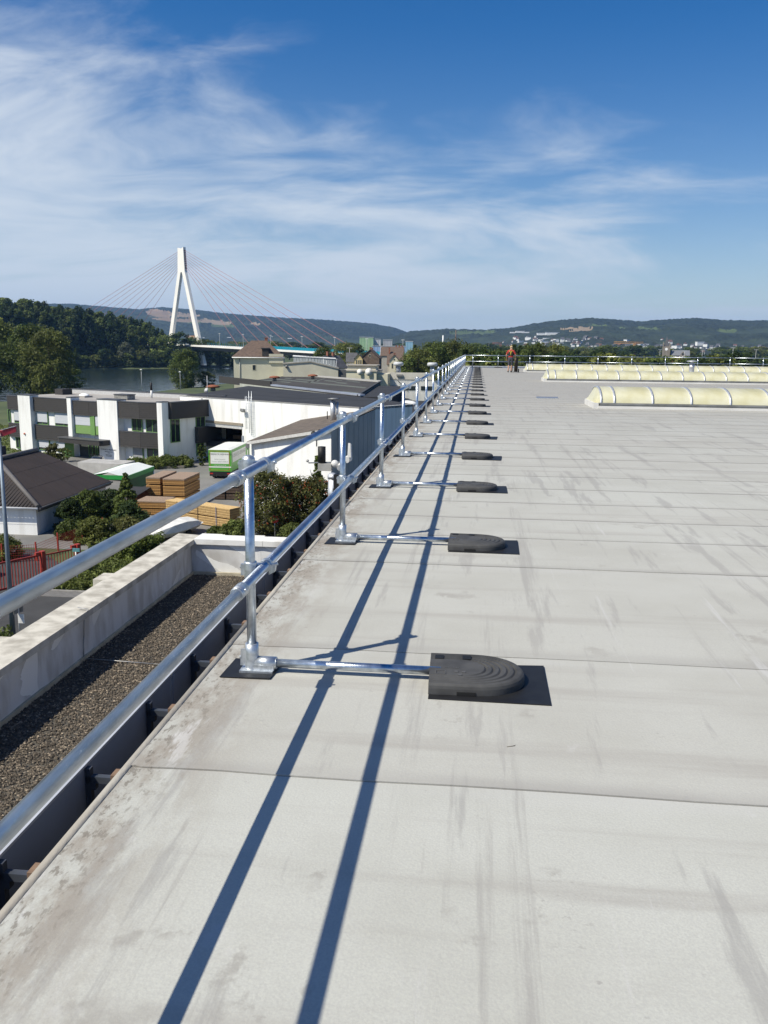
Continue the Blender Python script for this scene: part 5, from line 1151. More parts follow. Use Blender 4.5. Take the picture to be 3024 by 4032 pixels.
# ================================================================== cars
def car(label, loc, rz, paint, group=None, name='car', suv=False):
    t = thing(name, label, 'car', loc, rz, group); h = 1.65 if suv else 1.45
    st = [(-2.2,.62,.35,.70,.70,.80),(-2.1,.80,.25,.85,.80,.88),(-1.4,.86,.22,.92,h*.93,.66),(-.6,.88,.22,.94,h,.70),(.3,.88,.22,.93,h*.97,.69),(1.0,.87,.22,.90,.95,.80),(1.8,.84,.25,.80,.82,.74),(2.15,.70,.35,.66,.68,.60)]
    v = []; n = 10
    for x, hw, zb, zs, zt, tw in st:
        zt = max(zt, zs+.02)
        v += [(x,-hw*.9,zb),(x,-hw,zb+.15),(x,-hw,zs-.08),(x,-hw*.96,zs),(x,-tw*.98,zt-.05),(x,-tw*.6,zt),(x,tw*.6,zt),(x,tw*.98,zt-.05),(x,hw*.96,zs),(x,hw,zs-.08),(x,hw,zb+.15),(x,hw*.9,zb)]
    n = 12; s = MB(); s.cs = True
    s.add(v, [(a*n+i,(a+1)*n+i,(a+1)*n+(i+1)%n,a*n+(i+1)%n) for a in range(len(st)-1) for i in range(n)]+[tuple(range(n)),tuple(range(len(st)*n-1,(len(st)-1)*n-1,-1))]); s.build('body', paint, t)
    for sy in (-1,1):
        for a, b_ in ((-1.35,-.42),(-.34,.62)):
            s = MB(); s.hexa([(a,sy*.885,.96),(b_,sy*.885,.96),(b_-.12,sy*.70,h-.14),(a+.12,sy*.70,h-.14),(a,sy*.915,.97),(b_,sy*.915,.97),(b_-.12,sy*.74,h-.13),(a+.12,sy*.74,h-.13)]); s.build('side_window', glass, t)
        for x in (-1.35,1.35):
            s = MB(); s.cs = True; s.tube((x,sy*.68,.33),(x,sy*.90,.33),.33,16); o = s.build('wheel', tyre, t); s = MB(); s.tube((x,sy*.89,.33),(x,sy*.905,.33),.2,12); s.build('rim', rim, o)
        s = MB(); s.box((-2.17,sy*.78-.12,.78),(-2.08,sy*.78+.1,.95)); s.build('tail_light', MATS['tail_red'], t)
        s = MB(); s.box((2.02,sy*.62-.15,.58),(2.12,sy*.62+.15,.70)); s.build('headlight', whp, t)
    s = MB(); s.hexa([(-2.09,-.62,.98),(-2.09,.62,.98),(-1.50,.52,h-.13),(-1.50,-.52,h-.13),(-2.13,-.62,1.0),(-2.13,.62,1.0),(-1.54,.52,h-.08),(-1.54,-.52,h-.08)]); s.build('rear_window', glass, t)
    s = MB(); s.hexa([(1.02,-.66,.98),(1.02,.66,.98),(.42,.56,h-.1),(.42,-.56,h-.1),(1.08,-.66,1.0),(1.08,.66,1.0),(.48,.56,h-.06),(.48,-.56,h-.06)]); s.build('windscreen', glass, t)
    s = MB(); s.box((-2.235,-.26,.60),(-2.20,.26,.72)); s.build('number_plate', whp, t)
    return t
car('dark blue estate car parked at the office entrance', (-52.2,113.6,G+.01), R(108), mat('car_navy', (.015,.02,.045), rough=.25, spec=.6), suv=True)
car('dark olive car parked inside the red gate by the clipped bush', (-35.9,56.2,G+.01), R(75), mat('car_olive', (.06,.055,.035), rough=.3, spec=.6), suv=True)
car('black car before the long corrugated hall, the further one', (-22.5,268,G+.01), R(170), mat('car_black', (.012,.013,.015), rough=.25, spec=.6))
car('dark blue car before the long corrugated hall, the nearer one', (-20.3,262,G+.01), R(100), MATS['car_navy'])
car('white van roof showing over the low workshop beside dark cars', (-13.6,258,G+.6), R(95), mat('car_white', (.75,.75,.74), rough=.3), suv=True)

# ================================================================== garden planting
def shrub(name, label, loc, H, Rx, ma, ncl, per, size, shape='dome', Ry=None, group=None, rz=0, stem=True, extra=None, cat='shrub'):
    t = thing(name, label, cat, loc, rz, group)
    link('foliage', crown_mesh('foliage', ma, rv, .05*H, H*.95, Rx, ncl, per, size, shape, Ry), t)
    if stem: link('stem', trunk_mesh('stem', H*.7, max(.03,H*.015), rv, 6, Rx*.7), t)
    if extra is not None:
        n = extra; th = rv.uniform(0,6.28,n); u = rv.uniform(.2,.95,n); pr = np.sqrt(np.maximum(.05,1-(2*u-1)**2)); cs = np.stack([Rx*pr*np.cos(th),Rx*pr*np.sin(th),H*u],-1)
        v, f, tn = leaves(rv, cs, np.full(n,.10), 6, .055); link('berry_cluster', np_mesh('berry_cluster', v, f, berry), t)
    return t
for i, (x, y, H, r_, m_, lb) in enumerate(((-36.6,73.4,2.9,1.5,lf_dark,'glossy dark laurel at the corner of the bungalow'),(-36.4,76.6,3.3,1.7,lf_mid,'tall laurel against the bungalow side wall'),(-35.9,80.0,2.8,1.7,lf_dark,'dark laurel further along the bungalow side wall'),
    (-35.2,70.6,1.6,1.3,lf_mid,'low laurel bush spilling over the red mesh fence'),(-32.4,69.2,2.1,1.7,lf_olive,'olive brown shrub behind the mesh fence'),(-30.2,70.6,2.0,1.5,lf_rust,'reddish shrub between laurel and hedge'),
    (-31.2,74.2,2.6,1.6,lf_dark,'dark shrub below the conifer'),(-29.6,64.4,1.0,1.4,lf_mid,'green shrub behind the red gate post'))):
    shrub('garden_shrub', lb, (x,y,G), H, r_, m_, 90, 70, .13, 'dome')
shrub('conifer', 'light green feathery conifer standing above the laurels by the tent', (-33.3,78.3,G), 4.9, 1.9, lf_mid, 150, 60, .12, 'cone', cat='tree')
shrub('clipped_bush', 'round clipped bush before the white bungalow wall', (-36.9,62.6,G), 1.9, 1.35, lf_olive, 130, 70, .08, 'dome')
shrub('clipped_hedge', 'tall clipped leafy hedge block beside the covered boat', (-26.9,64.3,G), 1.95, 1.55, lf_mid, 260, 60, .11, 'box', Ry=1.8, rz=R(-25), cat='hedge')
shrub('rowan_tree', 'rowan tree with orange berries nearest the long timber stack', (-18.6,74.9,G), 5.9, 2.5, lf_rust, 190, 75, .12, 'round', extra=190, cat='tree')
shrub('rowan_tree', 'rowan tree with orange berries in the middle of the group', (-16.2,76.4,G), 5.0, 2.1, lf_rust, 150, 70, .12, 'round', extra=140, cat='tree')
shrub('rowan_tree', 'reddish rowan beside the panelled shed wall', (-14.3,76.0,G), 5.3, 1.8, lf_rust, 120, 70, .12, 'round', extra=120, cat='tree')
shrub('spruce', 'pointed green conifer rising before the white shed wall', (-14.6,78.2,G), 7.2, 1.5, lf_mid, 130, 60, .12, 'cone', cat='tree')
for x, y, H, r_, m_, lb in ((-20.6,71.2,1.9,1.5,lf_lite,'bright green low shrub in front of the timber stack'),(-22.8,73.0,.9,.9,lf_mid,'small dark green bush by the white low wall'),(-15.6,72.2,1.5,1.5,lf_lite,'bright green shrub under the no entry sign'),(-13.6,72.6,2.2,1.4,lf_mid,'green shrub at the end of the rowan group')):
    shrub('yard_shrub', lb, (x,y,G), H, r_, m_, 80, 70, .12, 'dome')
for k, (x, y, r_) in enumerate(((-46.6,113.2,1.6),(-44.4,114.2,1.7),(-42.3,115.3,1.6),(-40.9,116.4,1.5),(-43.4,116.6,1.3))):
    shrub('planter_shrub', 'clipped green shrub in the raised bed before the office', (x,y,G+.2), 1.25, r_, (lf_mid,lf_lite)[k%2], 70, 60, .14, 'dome', group='shrubs in the office bed')
shrub('climber', 'ivy covered porch post beside the office', (-38.6,117.9,G), 3.1, .5, lf_mid, 60, 60, .12, 'box', cat='climber')
shrub('hanging_shrub', 'orange brown shrub behind the bungalow ridge', (-57.3,111,G), 3.6, 1.5, lf_rust, 70, 60, .14, 'dome')
shrub('rose_bush', 'spindly rose bush below the office windows', (-59.5,118.5,G), 2.3, 1.0, lf_lite, 26, 26, .14, 'round')
s = MB(); s.prism([(-48.4,112.2),(-40.2,114.6),(-40.0,117.6),(-47.8,115.2)],G,G+.35); s.build('planter_bed', mat('bed_stone', (.2,.18,.15), rough=.9), None, label='low stone edged planting bed in front of the office', cat='planter')
s = MB(); s.box((-23.4,70.6,G),(-17.8,70.9,G+.75)); s.build('low_wall', white, None, label='low white wall in front of the timber stack and boat', cat='wall')
# ground cover between road and hedge: nobody could count it
n = 2600; xs_ = rv.uniform(-29.3,-9,n); ys_ = rv.uniform(54.9,62.2,n)
v, f, tn = leaves(rv, np.stack([xs_,ys_,G+.18+.28*rv.random(n)],-1), np.full(n,.32), 16, .12, .8, .45)
link('ground_cover', np_mesh('ground_cover', v, f, lf_lite, tn), label='dense yellow green ground cover between the road and hedge', cat='ground cover', kind='stuff')
n = 500; xs_ = rv.uniform(-33,-26.3,n); ys_ = rv.uniform(38,45.5,n)
v, f, tn = leaves(rv, np.stack([xs_,ys_,G+.2+.3*rv.random(n)],-1), np.full(n,.34), 16, .12, .8, .45)
link('verge_plants', np_mesh('verge_plants', v, f, lf_lite, tn), label='leafy verge at the foot of the tall pole', cat='ground cover', kind='stuff')
n = 9000; xs_ = rv.uniform(-110,-62,n); ys_ = rv.uniform(92,170,n)
v, f, tn = leaves(rv, np.stack([xs_,ys_,np.full(n,G+.1)],-1), np.full(n,.5), 4, .22, .3, .3)
link('lawn_grass', np_mesh('lawn_grass', v, f, lf_lite, tn), label='bright lawn past the left end of the office', cat='grass', kind='stuff')

# ================================================================== town
tileb = mat('brown_roof_tiles', (.15,.105,.08), (.095,.068,.055), scale=1.5, rough=.9, stretch=(1,1,3)); tiler = mat('red_brown_tiles', (.17,.085,.06), (.11,.06,.045), scale=1.2, rough=.9); tileg = mat('grey_slate_roof', (.10,.10,.105), (.065,.065,.07), scale=1, rough=.7)
cream = mat('cream_render', (.60,.57,.44), (.53,.50,.385), scale=.3, rough=.9); yellow = mat('yellow_render', (.66,.52,.26), (.60,.47,.23), scale=.4, rough=.9); brick = mat('brown_brick', (.17,.125,.095), (.10,.075,.06), scale=.9, rough=.95, detail=8); brickr = mat('red_brick', (.30,.12,.075), (.22,.09,.06), scale=2, rough=.9); greyr = mat('grey_render', (.42,.39,.34), (.35,.32,.28), scale=.4, rough=.9)
trim = mat('pale_trim', (.72,.66,.50), rough=.8)
def house(name, label, loc, rz, w, d_, he, hr, wallm, roofm, wins=(), chim=(), hip=0, over=.4, group=None, gable_trim=False):
    """ridge along local x when hip=0 .. gable ends at x=0 and x=w; front is y=0"""
    t = thing(name, label, 'house', loc, rz, group)
    s = MB(); s.box((0,0,0),(w,d_,he))
    if not hip: s.add([(0,0,he),(0,d_,he),(0,d_/2,hr-.15),(w,0,he),(w,d_,he),(w,d_/2,hr-.15)],[(0,2,1),(3,4,5)])
    s.build('wall', wallm, t)
    s = MB(); o_ = over; th = .22
    xa, xb = -o_, w+o_; ra, rb_ = (hip, w-hip) if hip else (xa, xb)
    def slope(y0, y1):
        s.hexa([(xa,y0,he-.1),(xb,y0,he-.1),(rb_,y1,hr-th),(ra,y1,hr-th),(xa,y0,he+th-.1),(xb,y0,he+th-.1),(rb_,y1,hr),(ra,y1,hr)])
    slope(-o_, d_/2); slope(d_+o_, d_/2)
    if hip: s.add([(xa,-o_,he+.1),(ra,d_/2,hr),(xa,d_+o_,he+.1),(xb,-o_,he+.1),(rb_,d_/2,hr),(xb,d_+o_,he+.1)],[(0,1,2),(3,5,4)])
    r_ = s.build('roof', roofm, t)
    for x, y, z, hh in chim: s = MB(); s.box((x-.4,y-.35,z),(x+.4,y+.35,z+hh)); s.box((x-.47,y-.42,z+hh+.002),(x+.47,y+.42,z+hh+.15)); s.build('chimney', brickr, r_)
    for face, u0, u1, z0, z1 in wins:
        s = MB(); g = MB()
        if face == 'f': s.box((u0-.1,-.06,z0-.1),(u1+.1,-.002,z1+.1)); g.box((u0,-.075,z0),(u1,-.061,z1))
        elif face == 'l': s.box((-.06,u0-.1,z0-.1),(-.002,u1+.1,z1+.1)); g.box((-.075,u0,z0),(-.061,u1,z1))
        else: s.box((w+.002,u0-.1,z0-.1),(w+.06,u1+.1,z1+.1)); g.box((w+.061,u0,z0),(w+.075,u1,z1))
        o = s.build('window', trim, t); g.build('pane', glass, o)
    if gable_trim:
        for x in (-o_-.05, ):
            s = MB()
            for y0 in (-o_, d_+o_): s.hexa([(x,y0,he-.15),(x+.12,y0,he-.15),(x+.12,d_/2,hr-.1),(x,d_/2,hr-.1),(x,y0,he+.25),(x+.12,y0,he+.25),(x+.12,d_/2,hr+.25),(x,d_/2,hr+.25)])
            s.build('verge_board', white, r_)
    return t
def place(az, d_): return (d_*math.sin(R(az)), d_*math.cos(R(az)), G)
# cream house with hipped brown roof
p = place(-15.95, 236)
ch1 = house('cream_house', 'tall cream house with brown hipped roof and small dormer above the black roofs', p, R(12.5), 13.2, 10.5, 14.0, 18.4, cream, tileb, (('f',5.0,5.8,10.6,11.9),), ((8.6,6.3,17.2,1.9),), hip=4.6)
s = MB(); s.box((7.6,-.3,13.9),(9.3,3.2,16.3)); s.build('dormer', slate, ch1); s = MB(); s.box((7.3,-.6,16.31),(9.6,3.4,16.5)); s.build('dormer_roof', copg, ch1)
s = MB(); s.box((9.4,-.35,12.5),(13.25,-.01,14.9)); s.build('wall_gable', cream, ch1)
s = MB(); s.tube((1.6,-.12,.0),(1.6,-.12,13.8),.09,6); s.build('downpipe', alud, ch1)
s = MB(); s.cs = True; s.tube((-.4,-.5,13.85),(13.6,-.5,13.85),.14,8); s.build('gutter', white, ch1)
# cream building with roof lantern
lb_ = thing('lantern_building', 'low cream building with a shallow gable and long glazed roof lantern', 'building', place(-12.75,226), R(10))
s = MB(); s.prism_y([(0,0),(14.2,0),(14.2,11.2),(7,12.9),(0,12.3)],0,12); s.build('wall', cream, lb_)
s = MB(); s.prism_y([(-.2,12.32),(7,12.93),(14.4,11.22),(14.4,11.5),(7,13.2),(-.2,12.6)],-.2,12.2); s.build('roof', mat('lantern_roof_edge', (.33,.31,.26), rough=.8), lb_)
gl2 = mat('dusty_glass', (.36,.38,.38), (.26,.28,.28), scale=.6, rough=.35, stretch=(3,1,1))
for k in range(14):
    x = 2.6+k*.78; zt = 14.4-.0*k - (max(0,x-7)*.09); s = MB(); s.hexa([(x,1.6,12.7-(max(0,x-7)*.22)),(x+.70,1.6,12.7-(max(0,x-7)*.22)),(x+.70,1.9,zt),(x,1.9,zt),(x,1.7,12.7-(max(0,x-7)*.22)),(x+.70,1.7,12.7-(max(0,x-7)*.22)),(x+.70,2.0,zt+.02),(x,2.0,zt+.02)]); s.build('lantern_pane', gl2, lb_)
s = MB(); s.hexa([(2.4,1.7,14.35),(13.6,1.7,13.8),(13.6,4.6,13.9),(2.4,4.6,14.5),(2.4,1.7,14.5),(13.6,1.7,13.95),(13.6,4.6,14.05),(2.4,4.6,14.65)]); s.build('lantern_roof', white, lb_)
for x in (12.2,12.9,13.5): s = MB(); s.hexa([(x,1.7,11.3),(x+.12,1.7,11.3),(x+.12,4.5,11.3),(x,4.5,11.3),(x+.3,1.9,13.8),(x+.42,1.9,13.8),(x+.42,4.5,13.8),(x+.3,4.5,13.8)]); s.build('lantern_end', white, lb_)
s = MB(); s.cs = True; s.tube((.9,-.5,11.6),(.9,.0,11.9),.35,10); s.build('wall_lamp', alud, lb_)
s = MB(); s.box((14.3,.4,0),(16.3,9,11.0)); s.build('side_block', mat('block_dark', (.12,.12,.115), rough=.8), lb_)
# long white corrugated hall with concrete parapet
chh = thing('corrugated_hall', 'long white corrugated hall with concrete parapet and dark window slots', 'building', place(-5.9,275), R(-2))
concw = mat('pale_concrete', (.56,.54,.48), (.46,.44,.39), scale=.3, rough=.9)
s = MB(); s.box((0,.2,0),(34,30,7.0)); s.build('wall', white, chh)
cg = MB(); cg.prism([(0,.19),(.10,.0),(.20,.0),(.30,.19)],.2,6.9); cgm = cg.mesh('corrugation', white)
for k in range(88): link('corrugation', cgm, chh, (.05+k*.385,0,0))
for k in range(6): s = MB(); s.box((k*5.7,-.12,7.0),(k*5.7+5.66,.3,9.2)); s.build('parapet_panel', concw, chh)
for x0, x1 in ((-.2,2.6),(10.8,14.6),(4.5,9.0)):
    s = MB(); s.box((x0,-.08,3.7),(x1,.0,5.0)); s.build('window_slot', glass, chh)
s = MB(); s.box((17.4,-.1,0),(23,-.002,3.2)); s.build('roller_door', mat('door_grey', (.22,.22,.22), rough=.6), chh)
s = MB(); s.box((16.9,-.14,3.21),(23.4,-.002,3.7)); s.build('door_frame', black, chh)
s = MB(); s.tube((2.2,-.3,8.0),(6.6,-.3,3.6),.09,6); s.box((3.0,-.6,8.0),(5.0,-.1,8.6)); s.build('conveyor_pipe', alud, chh)
cp = thing('cream_parapet_building', 'cream walled flat block carrying two satellite dishes left of the corrugated hall', 'building', place(-9.0,268), R(-1))
s = MB(); s.box((0,0,0),(11.2,14,9.6)); s.box((11.25,2.5,0),(14.4,14,8.8)); s.build('wall', cream, cp); s = MB(); s.box((-.3,-.3,9.61),(11.5,14.2,10.0)); s.build('roof', greyr, cp); s = MB(); s.box((2,1.5,10.01),(10.8,8,11.3)); s.build('roof_room', cream, cp); s = MB(); s.box((1.6,1.0,11.31),(11.3,8.4,11.6)); s.build('roof_slab', greyr, cp)
for x, sc_ in ((6.2,.8),(9.0,1.0)):
    t = thing('satellite_dish', 'white satellite dish on the cream block, the %s of two' % ('smaller' if sc_ < 1 else 'larger'), 'satellite dish', (cp.location.x+x, cp.location.y-.6, G+9.4)); s = MB(); s.cs = True; s.lathe((0,0,0),[(.05,-.22),(.8*sc_,-.12),(1.25*sc_,.08),(1.26*sc_,.1)],16); o = s.build('dish', whp, t); o.rotation_euler = (R(75),0,R(20)); s = MB(); s.tube((0,.1,-1.0),(0,.1,0),.06,6); s.build('stem', lampm, t)
for az, d_, lb in ((-5.45,262,'squat grey extractor funnel behind the corrugated hall parapet'),(-3.1,258,'grey roof extractor with round hood nearest the large tree')):
    t = thing('roof_extractor', lb, 'extractor', (d_*math.sin(R(az)), d_*math.cos(R(az))+14, -6.2)); s = MB(); s.cs = True; s.lathe((0,0,0),[(.8,0),(.7,1.4),(.6,1.8),(.75,2.3)],14); s.build('stack', greytin, t); s = MB(); s.cs = True; s.lathe((0,0,0),[(1.35,2.3),(1.6,2.5),(1.6,3.1),(1.2,3.45)],16); s.build('hood', lampm, t)
# old town houses
house('brick_house', 'bare brown brick gable house with a round attic window', (place(-6.45,400)[0],place(-6.45,400)[1],G), R(90-7+8), 12, 8.4, 12.0, 16.1, brick, tileb, (('l',3.9,4.7,12.6,13.6),('l',1.0,2.4,2,4)), ((1.4,4.2,15.3,1.6),(10,4.2,15.3,1.4)))
house('yellow_house', 'narrow yellow house with three tall windows left of the brick gable', (place(-7.55,396)[0],place(-7.55,396)[1],G), R(90+7), 10, 3.6, 11.6, 14.2, yellow, tileg, (('l',.5,1.0,9.2,11.2),('l',1.4,1.9,9.2,11.2),('l',2.4,2.9,9.2,11.2)))
house('slate_house', 'dark slate roofed house left of the yellow one', (place(-8.6,405)[0],place(-8.6,405)[1],G), R(7), 4.6, 9, 10.0, 14.4, white, tileg, (('f',1.0,2.4,7.5,9.0),))
house('gabled_house', 'yellow baroque gabled house in front of a long brown roof', (place(-5.15,372)[0],place(-5.15,372)[1],G), R(90+5), 12, 4.0, 11.3, 14.0, trim, tileb, (('l',.8,1.4,8.2,10.2),('l',2.5,3.1,8.2,10.2),('l',1.7,2.3,11.6,12.2)))
house('terrace_house', 'long brown roofed terrace behind the gabled yellow house', (place(-5.9,384)[0],place(-5.9,384)[1],G), R(4), 16, 9, 9.6, 13.6, greyr, tileb, (('f',1.4,2.2,8.0,9.2),('f',11.5,12.6,8.0,9.2),('f',14,15,8,9.2)), ((3,4.5,13.2,1.2),(12,4.5,13.2,1.2)))
house('white_gable_house', 'house with bright white gable verge and row of red chimneys', (place(-6.35,470)[0],place(-6.35,470)[1],G), R(2), 12, 12, 12.5, 17.4, greyr, tileb, (), ((4.6,1.0,13.6,3.2),(8,6,16.8,1.2),(9.6,6,16.8,1.2),(11.2,6,16.8,1.2)), gable_trim=True)
house('white_house', 'white gabled house with red chimneys right of the roof lantern', (place(-9.5,300)[0],place(-9.5,300)[1],G), R(60), 8, 8, 9.6, 14.0, white, tileg, (), ((2,4,13.2,2.0),(5,4,13.2,1.8)))
for k, (az, d_, w_, he, hr, lb) in enumerate(((-.5,250,9,7.2,10.4,'brown roofed house seen through the rail at the roof corner'),(.9,262,7,7.6,10.2,'small reddish roofed house beside the corner of the far guardrail'),(5.0,255,13,7.0,10.2,'long brown roof with pale gable behind the far guardrail'),(6.2,300,14,8.6,11.8,'red brown terrace roof above the last skylight'),(9.0,290,18,7.6,10.8,'dark brown warehouse roof above the last skylight'),(11.0,330,12,9.6,12.4,'brown roof with tall chimneys left of the church'),(13.0,300,18,7.6,10.4,'rust red sawtooth roof below the church'),(16.0,330,14,8.0,10.8,'red brown roof at the blue barrier'))):
    p = place(az,d_); house('town_house', lb, p, R(-az*.6+(8 if k%2 else -10)), w_, 9, he, hr, (brick,white,yellow,greyr)[k%4], (tileb,tiler)[k%2], (('f',1,2,5,6.4),('f',3.4,4.4,5,6.4)), ((w_*.3,4.5,hr-.5,1.4),(w_*.72,4.5,hr-.5,1.3)))
# factory blocks
for az0, az1, d_, z0, z1, c_, lb in ((-7.75,-6.85,1180,-15,15.0,((.36,.52,.30),(.30,.46,.27)),'pale green factory tower block below the hills'),(-6.8,-6.36,1200,-15,12.8,((.62,.63,.66),(.5,.51,.54)),'white factory block beside the green one'),(-6.2,-5.6,1230,-15,12.2,((.46,.46,.48),(.40,.40,.42)),'grey factory block right of the white one'),(-6.9,-4.7,1120,-15,3.4,((.30,.42,.62),(.24,.36,.56)),'long low blue factory hall under the tower blocks'),(-4.72,-4.25,1150,-15,9.8,((.28,.48,.60),(.24,.42,.52)),'small turquoise factory block at the right of the works')):
    a, b_ = ae(az0,0,d_), ae(az1,0,d_); t = thing('factory_block', lb, 'factory', (a.x,a.y,G), math.atan2(b_.y-a.y,b_.x-a.x)); w_ = (b_-a).length; m_ = mat('factory_'+lb[:12].replace(' ','_'), *c_, scale=.06, rough=.7)
    s = MB(); s.box((0,0,0),(w_,25,z1-G)); s.build('body', m_, t)
    for k in range(int(w_/4)): s = MB(); s.box((k*4+1.9,-.25,0),(k*4+2.1,-.002,z1-G-.3)); s.build('cladding_rib', m_, t)
    s = MB(); s.box((-.4,-.4,z1-G+.01),(w_+.4,25.4,z1-G+.7)); s.build('roof_edge', lampm, t)
# church
cr = thing('church', 'grey stone church with pinnacled clock tower and slate nave before the hills', 'church', (*ae(11.6,0,980)[:2],G), R(-9))
stone = mat('church_stone', (.26,.23,.19), (.19,.165,.135), scale=.3, rough=.95); H_ = 1.63-G
s = MB(); s.box((0,0,0),(7.6,7.6,H_+4.6)); s.build('tower', stone, cr)
s = MB(); s.add([(1.2,1.2,H_+4.6),(6.4,1.2,H_+4.6),(6.4,6.4,H_+4.6),(1.2,6.4,H_+4.6),(3.8,3.8,H_+15.6)],[(0,1,4),(1,2,4),(2,3,4),(3,0,4)]); s.build('spire', tileg, cr)
for x, y in ((.6,.6),(7,.6),(7,7),(.6,7)):
    s = MB(); s.box((x-.6,y-.6,H_+4.6),(x+.6,y+.6,H_+6.4)); s.add([(x-.7,y-.7,H_+6.4),(x+.7,y-.7,H_+6.4),(x+.7,y+.7,H_+6.4),(x-.7,y+.7,H_+6.4),(x,y,H_+9.6)],[(0,1,4),(1,2,4),(2,3,4),(3,0,4)]); s.build('pinnacle', stone, cr)
s = MB(); s.tube((3.8,-.15,H_+1.6),(3.8,-.02,H_+1.6),1.5,20); s.build('clock_face', white, cr)
s = MB(); s.box((9,2,0),(28,12,H_-5)); s.build('nave_wall', stone, cr); s = MB(); s.hexa([(8.8,1.5,H_-5),(28.2,1.5,H_-5),(28.2,7,H_+.6),(8.8,7,H_+.6),(8.8,12.5,H_-5),(28.2,12.5,H_-5),(28.2,7.2,H_+.6),(8.8,7.2,H_+.6)]); s.build('nave_roof', mat('nave_slate', (.17,.18,.20), rough=.7), cr)
s = MB(); s.prism_y([(18,0),(24,0),(24,H_-4.6),(21,H_-.4),(18,H_-4.6)],.6,2.5); o = s.build('transept_gable', stone, cr); s = MB(); s.tube((21,.45,H_-3.4),(21,.58,H_-3.4),1.2,16); s.build('rose_window', glass, o)
# cranes and masts
crm = mat('crane_orange', (.52,.27,.06), rough=.6); crr = mat('crane_rust', (.30,.11,.07), rough=.7)
def crane(label, az, el, azl, azr, d_, m_, th):
    b_ = ae(az,0,d_); t = thing('tower_crane', label, 'crane', (b_.x,b_.y,G)); zt = ae(az,el,d_).z-G; s = MB()
    for x, y in ((-th,-th),(th,-th),(th,th),(-th,th)): s.tube((x,y,0),(x,y,zt),.22*th,4)
    for k in range(int(zt/(2*th))): s.tube((-th,-th,k*2*th),(th,-th,(k+1)*2*th),.15*th,4); s.tube((th,-th,k*2*th),(-th,-th,(k+1)*2*th),.15*th,4)
    s.build('mast', m_, t); xl, xr = ae(azl,0,d_).x-b_.x, ae(azr,0,d_).x-b_.x; s = MB()
    for z in (zt,zt+2*th): s.tube((xl,0,z),(xr,0,z),.28*th,4)
    n_ = int((xr-xl)/(2.2*th))
    for k in range(n_): x = xl+(xr-xl)*k/n_; s.tube((x,0,zt),(x+1.1*th,0,zt+2*th),.16*th,4); s.tube((x+1.1*th,0,zt+2*th),(x+2.2*th,0,zt),.16*th,4)
    s.build('jib', m_, t)
crane('orange tower crane with long jib over the hillside town', 9.86, .42, 8.58, 10.44, 1500, crm, 1.35)
crane('rust red crane far behind the trees left of the worker', 1.47, .32, .92, 1.55, 1300, crr, 1.0)
s = MB(); s.cs = True; s.tube((0,0,0),(0,0,33),1.0,10,.7); s.build('brick_chimney', brick, None, loc=(*ae(-1.45,0,1200)[:2],-7), label='slim dark factory chimney rising from the trees below the saddle', cat='chimney')
s = MB(); s.cs = True; s.tube((0,0,0),(0,0,25),.9,10); s.build('white_silo', white, None, loc=(*ae(-2.28,0,1200)[:2],-6), label='short white stack left of the slim chimney', cat='chimney')
lamps = [(-8.4,-.05,420),(-2.9,-.1,700),(11.45,.05,640),(12.9,-.02,560),(13.95,.05,640),(15.7,.2,520),(17.0,.1,600)]
for az, el, d_ in lamps:
    b_ = ae(az,el,d_); t = thing('street_lamp', 'slender grey street lamp rising above the distant trees and roofs', 'street lamp', (b_.x,b_.y,G), 0, 'street lamps in the town'); h_ = b_.z-G; s = MB(); s.tube((0,0,0),(0,0,h_),.14,6,.08); s.build('mast', lampm, t); s = MB(); s.box((-1.3,-.15,h_),(1.3,.15,h_+.2)); s.build('lamp_arm', lampm, t)
for x, y, h_ in ((-116,330,7.2),(-127,318,8.2),(-92,380,8.4)):
    t = thing('path_lamp', 'riverside path lamp with mushroom head above the office roof', 'street lamp', (x,y,G-.6), 0, 'lamps along the river path'); s = MB(); s.cs = True; s.tube((0,0,0),(0,0,h_),.10,6,.07); s.build('mast', lampm, t); s = MB(); s.cs = True; s.lathe((0,0,h_),[(.15,-.3),(.5,0),(.5,.12),(.15,.3)],12); s.build('lamp_head', white, t)
bl = thing('noise_barrier', 'blue glazed road barrier beyond the right end of the far guardrail', 'barrier', (*ae(12.0,0,420)[:2],G), R(-14))
for k in range(34): s = MB(); s.box((k*1.6,0,8.4),(k*1.6+1.45,.1,10.6)); s.build('panel', blue, bl)
s = MB(); s.box((0,-.1,0),(55,.2,8.39)); s.build('embankment_wall', greyr, bl)

# trees of the town: a thing each, sharing a few crowns
TL = 'leafy tree in the belt of trees between the roof and the hills'
for i in range(120):
    az = rv.uniform(-5.0,18.5); d_ = rv.choice([rv.uniform(150,260), rv.uniform(260,480), rv.uniform(480,900)])
    eltop = rv.uniform(-.55,.02) - (.25 if d_ < 200 else 0)
    if 9.5 < az < 15.0: eltop = min(eltop, rv.uniform(-.75,-.28)) if d_ < 900 else eltop
    if az < -1.0 and d_ < 330: continue
    if az < -3.2: eltop -= .35
    zt = ae(az,eltop,d_).z - G
    if zt < 5: zt = rv.uniform(6,9)
    b_ = ae(az,0,d_); key = rv.choice(['far0','far1','far2','far0','con']) ; H0 = LIB[key][2]
    tree(key, (b_.x,b_.y,G), zt/H0, label='%s tree %s, %s' % ({'far0':'dark green leafy','far1':'fresh green leafy','far2':'olive green leafy','con':'slim dark conifer'}[str(key)], 'left of the worker' if az < 1.5 else 'between worker and the first skylight end' if az < 3.6 else 'above the skylights below the crane' if az < 9.5 else 'around the church' if az < 14.2 else 'right of the church', 'near row' if d_ < 260 else 'middle row' if d_ < 480 else 'far row'), group='town trees', sxy=(zt/H0)*rv.uniform(.95,1.5))
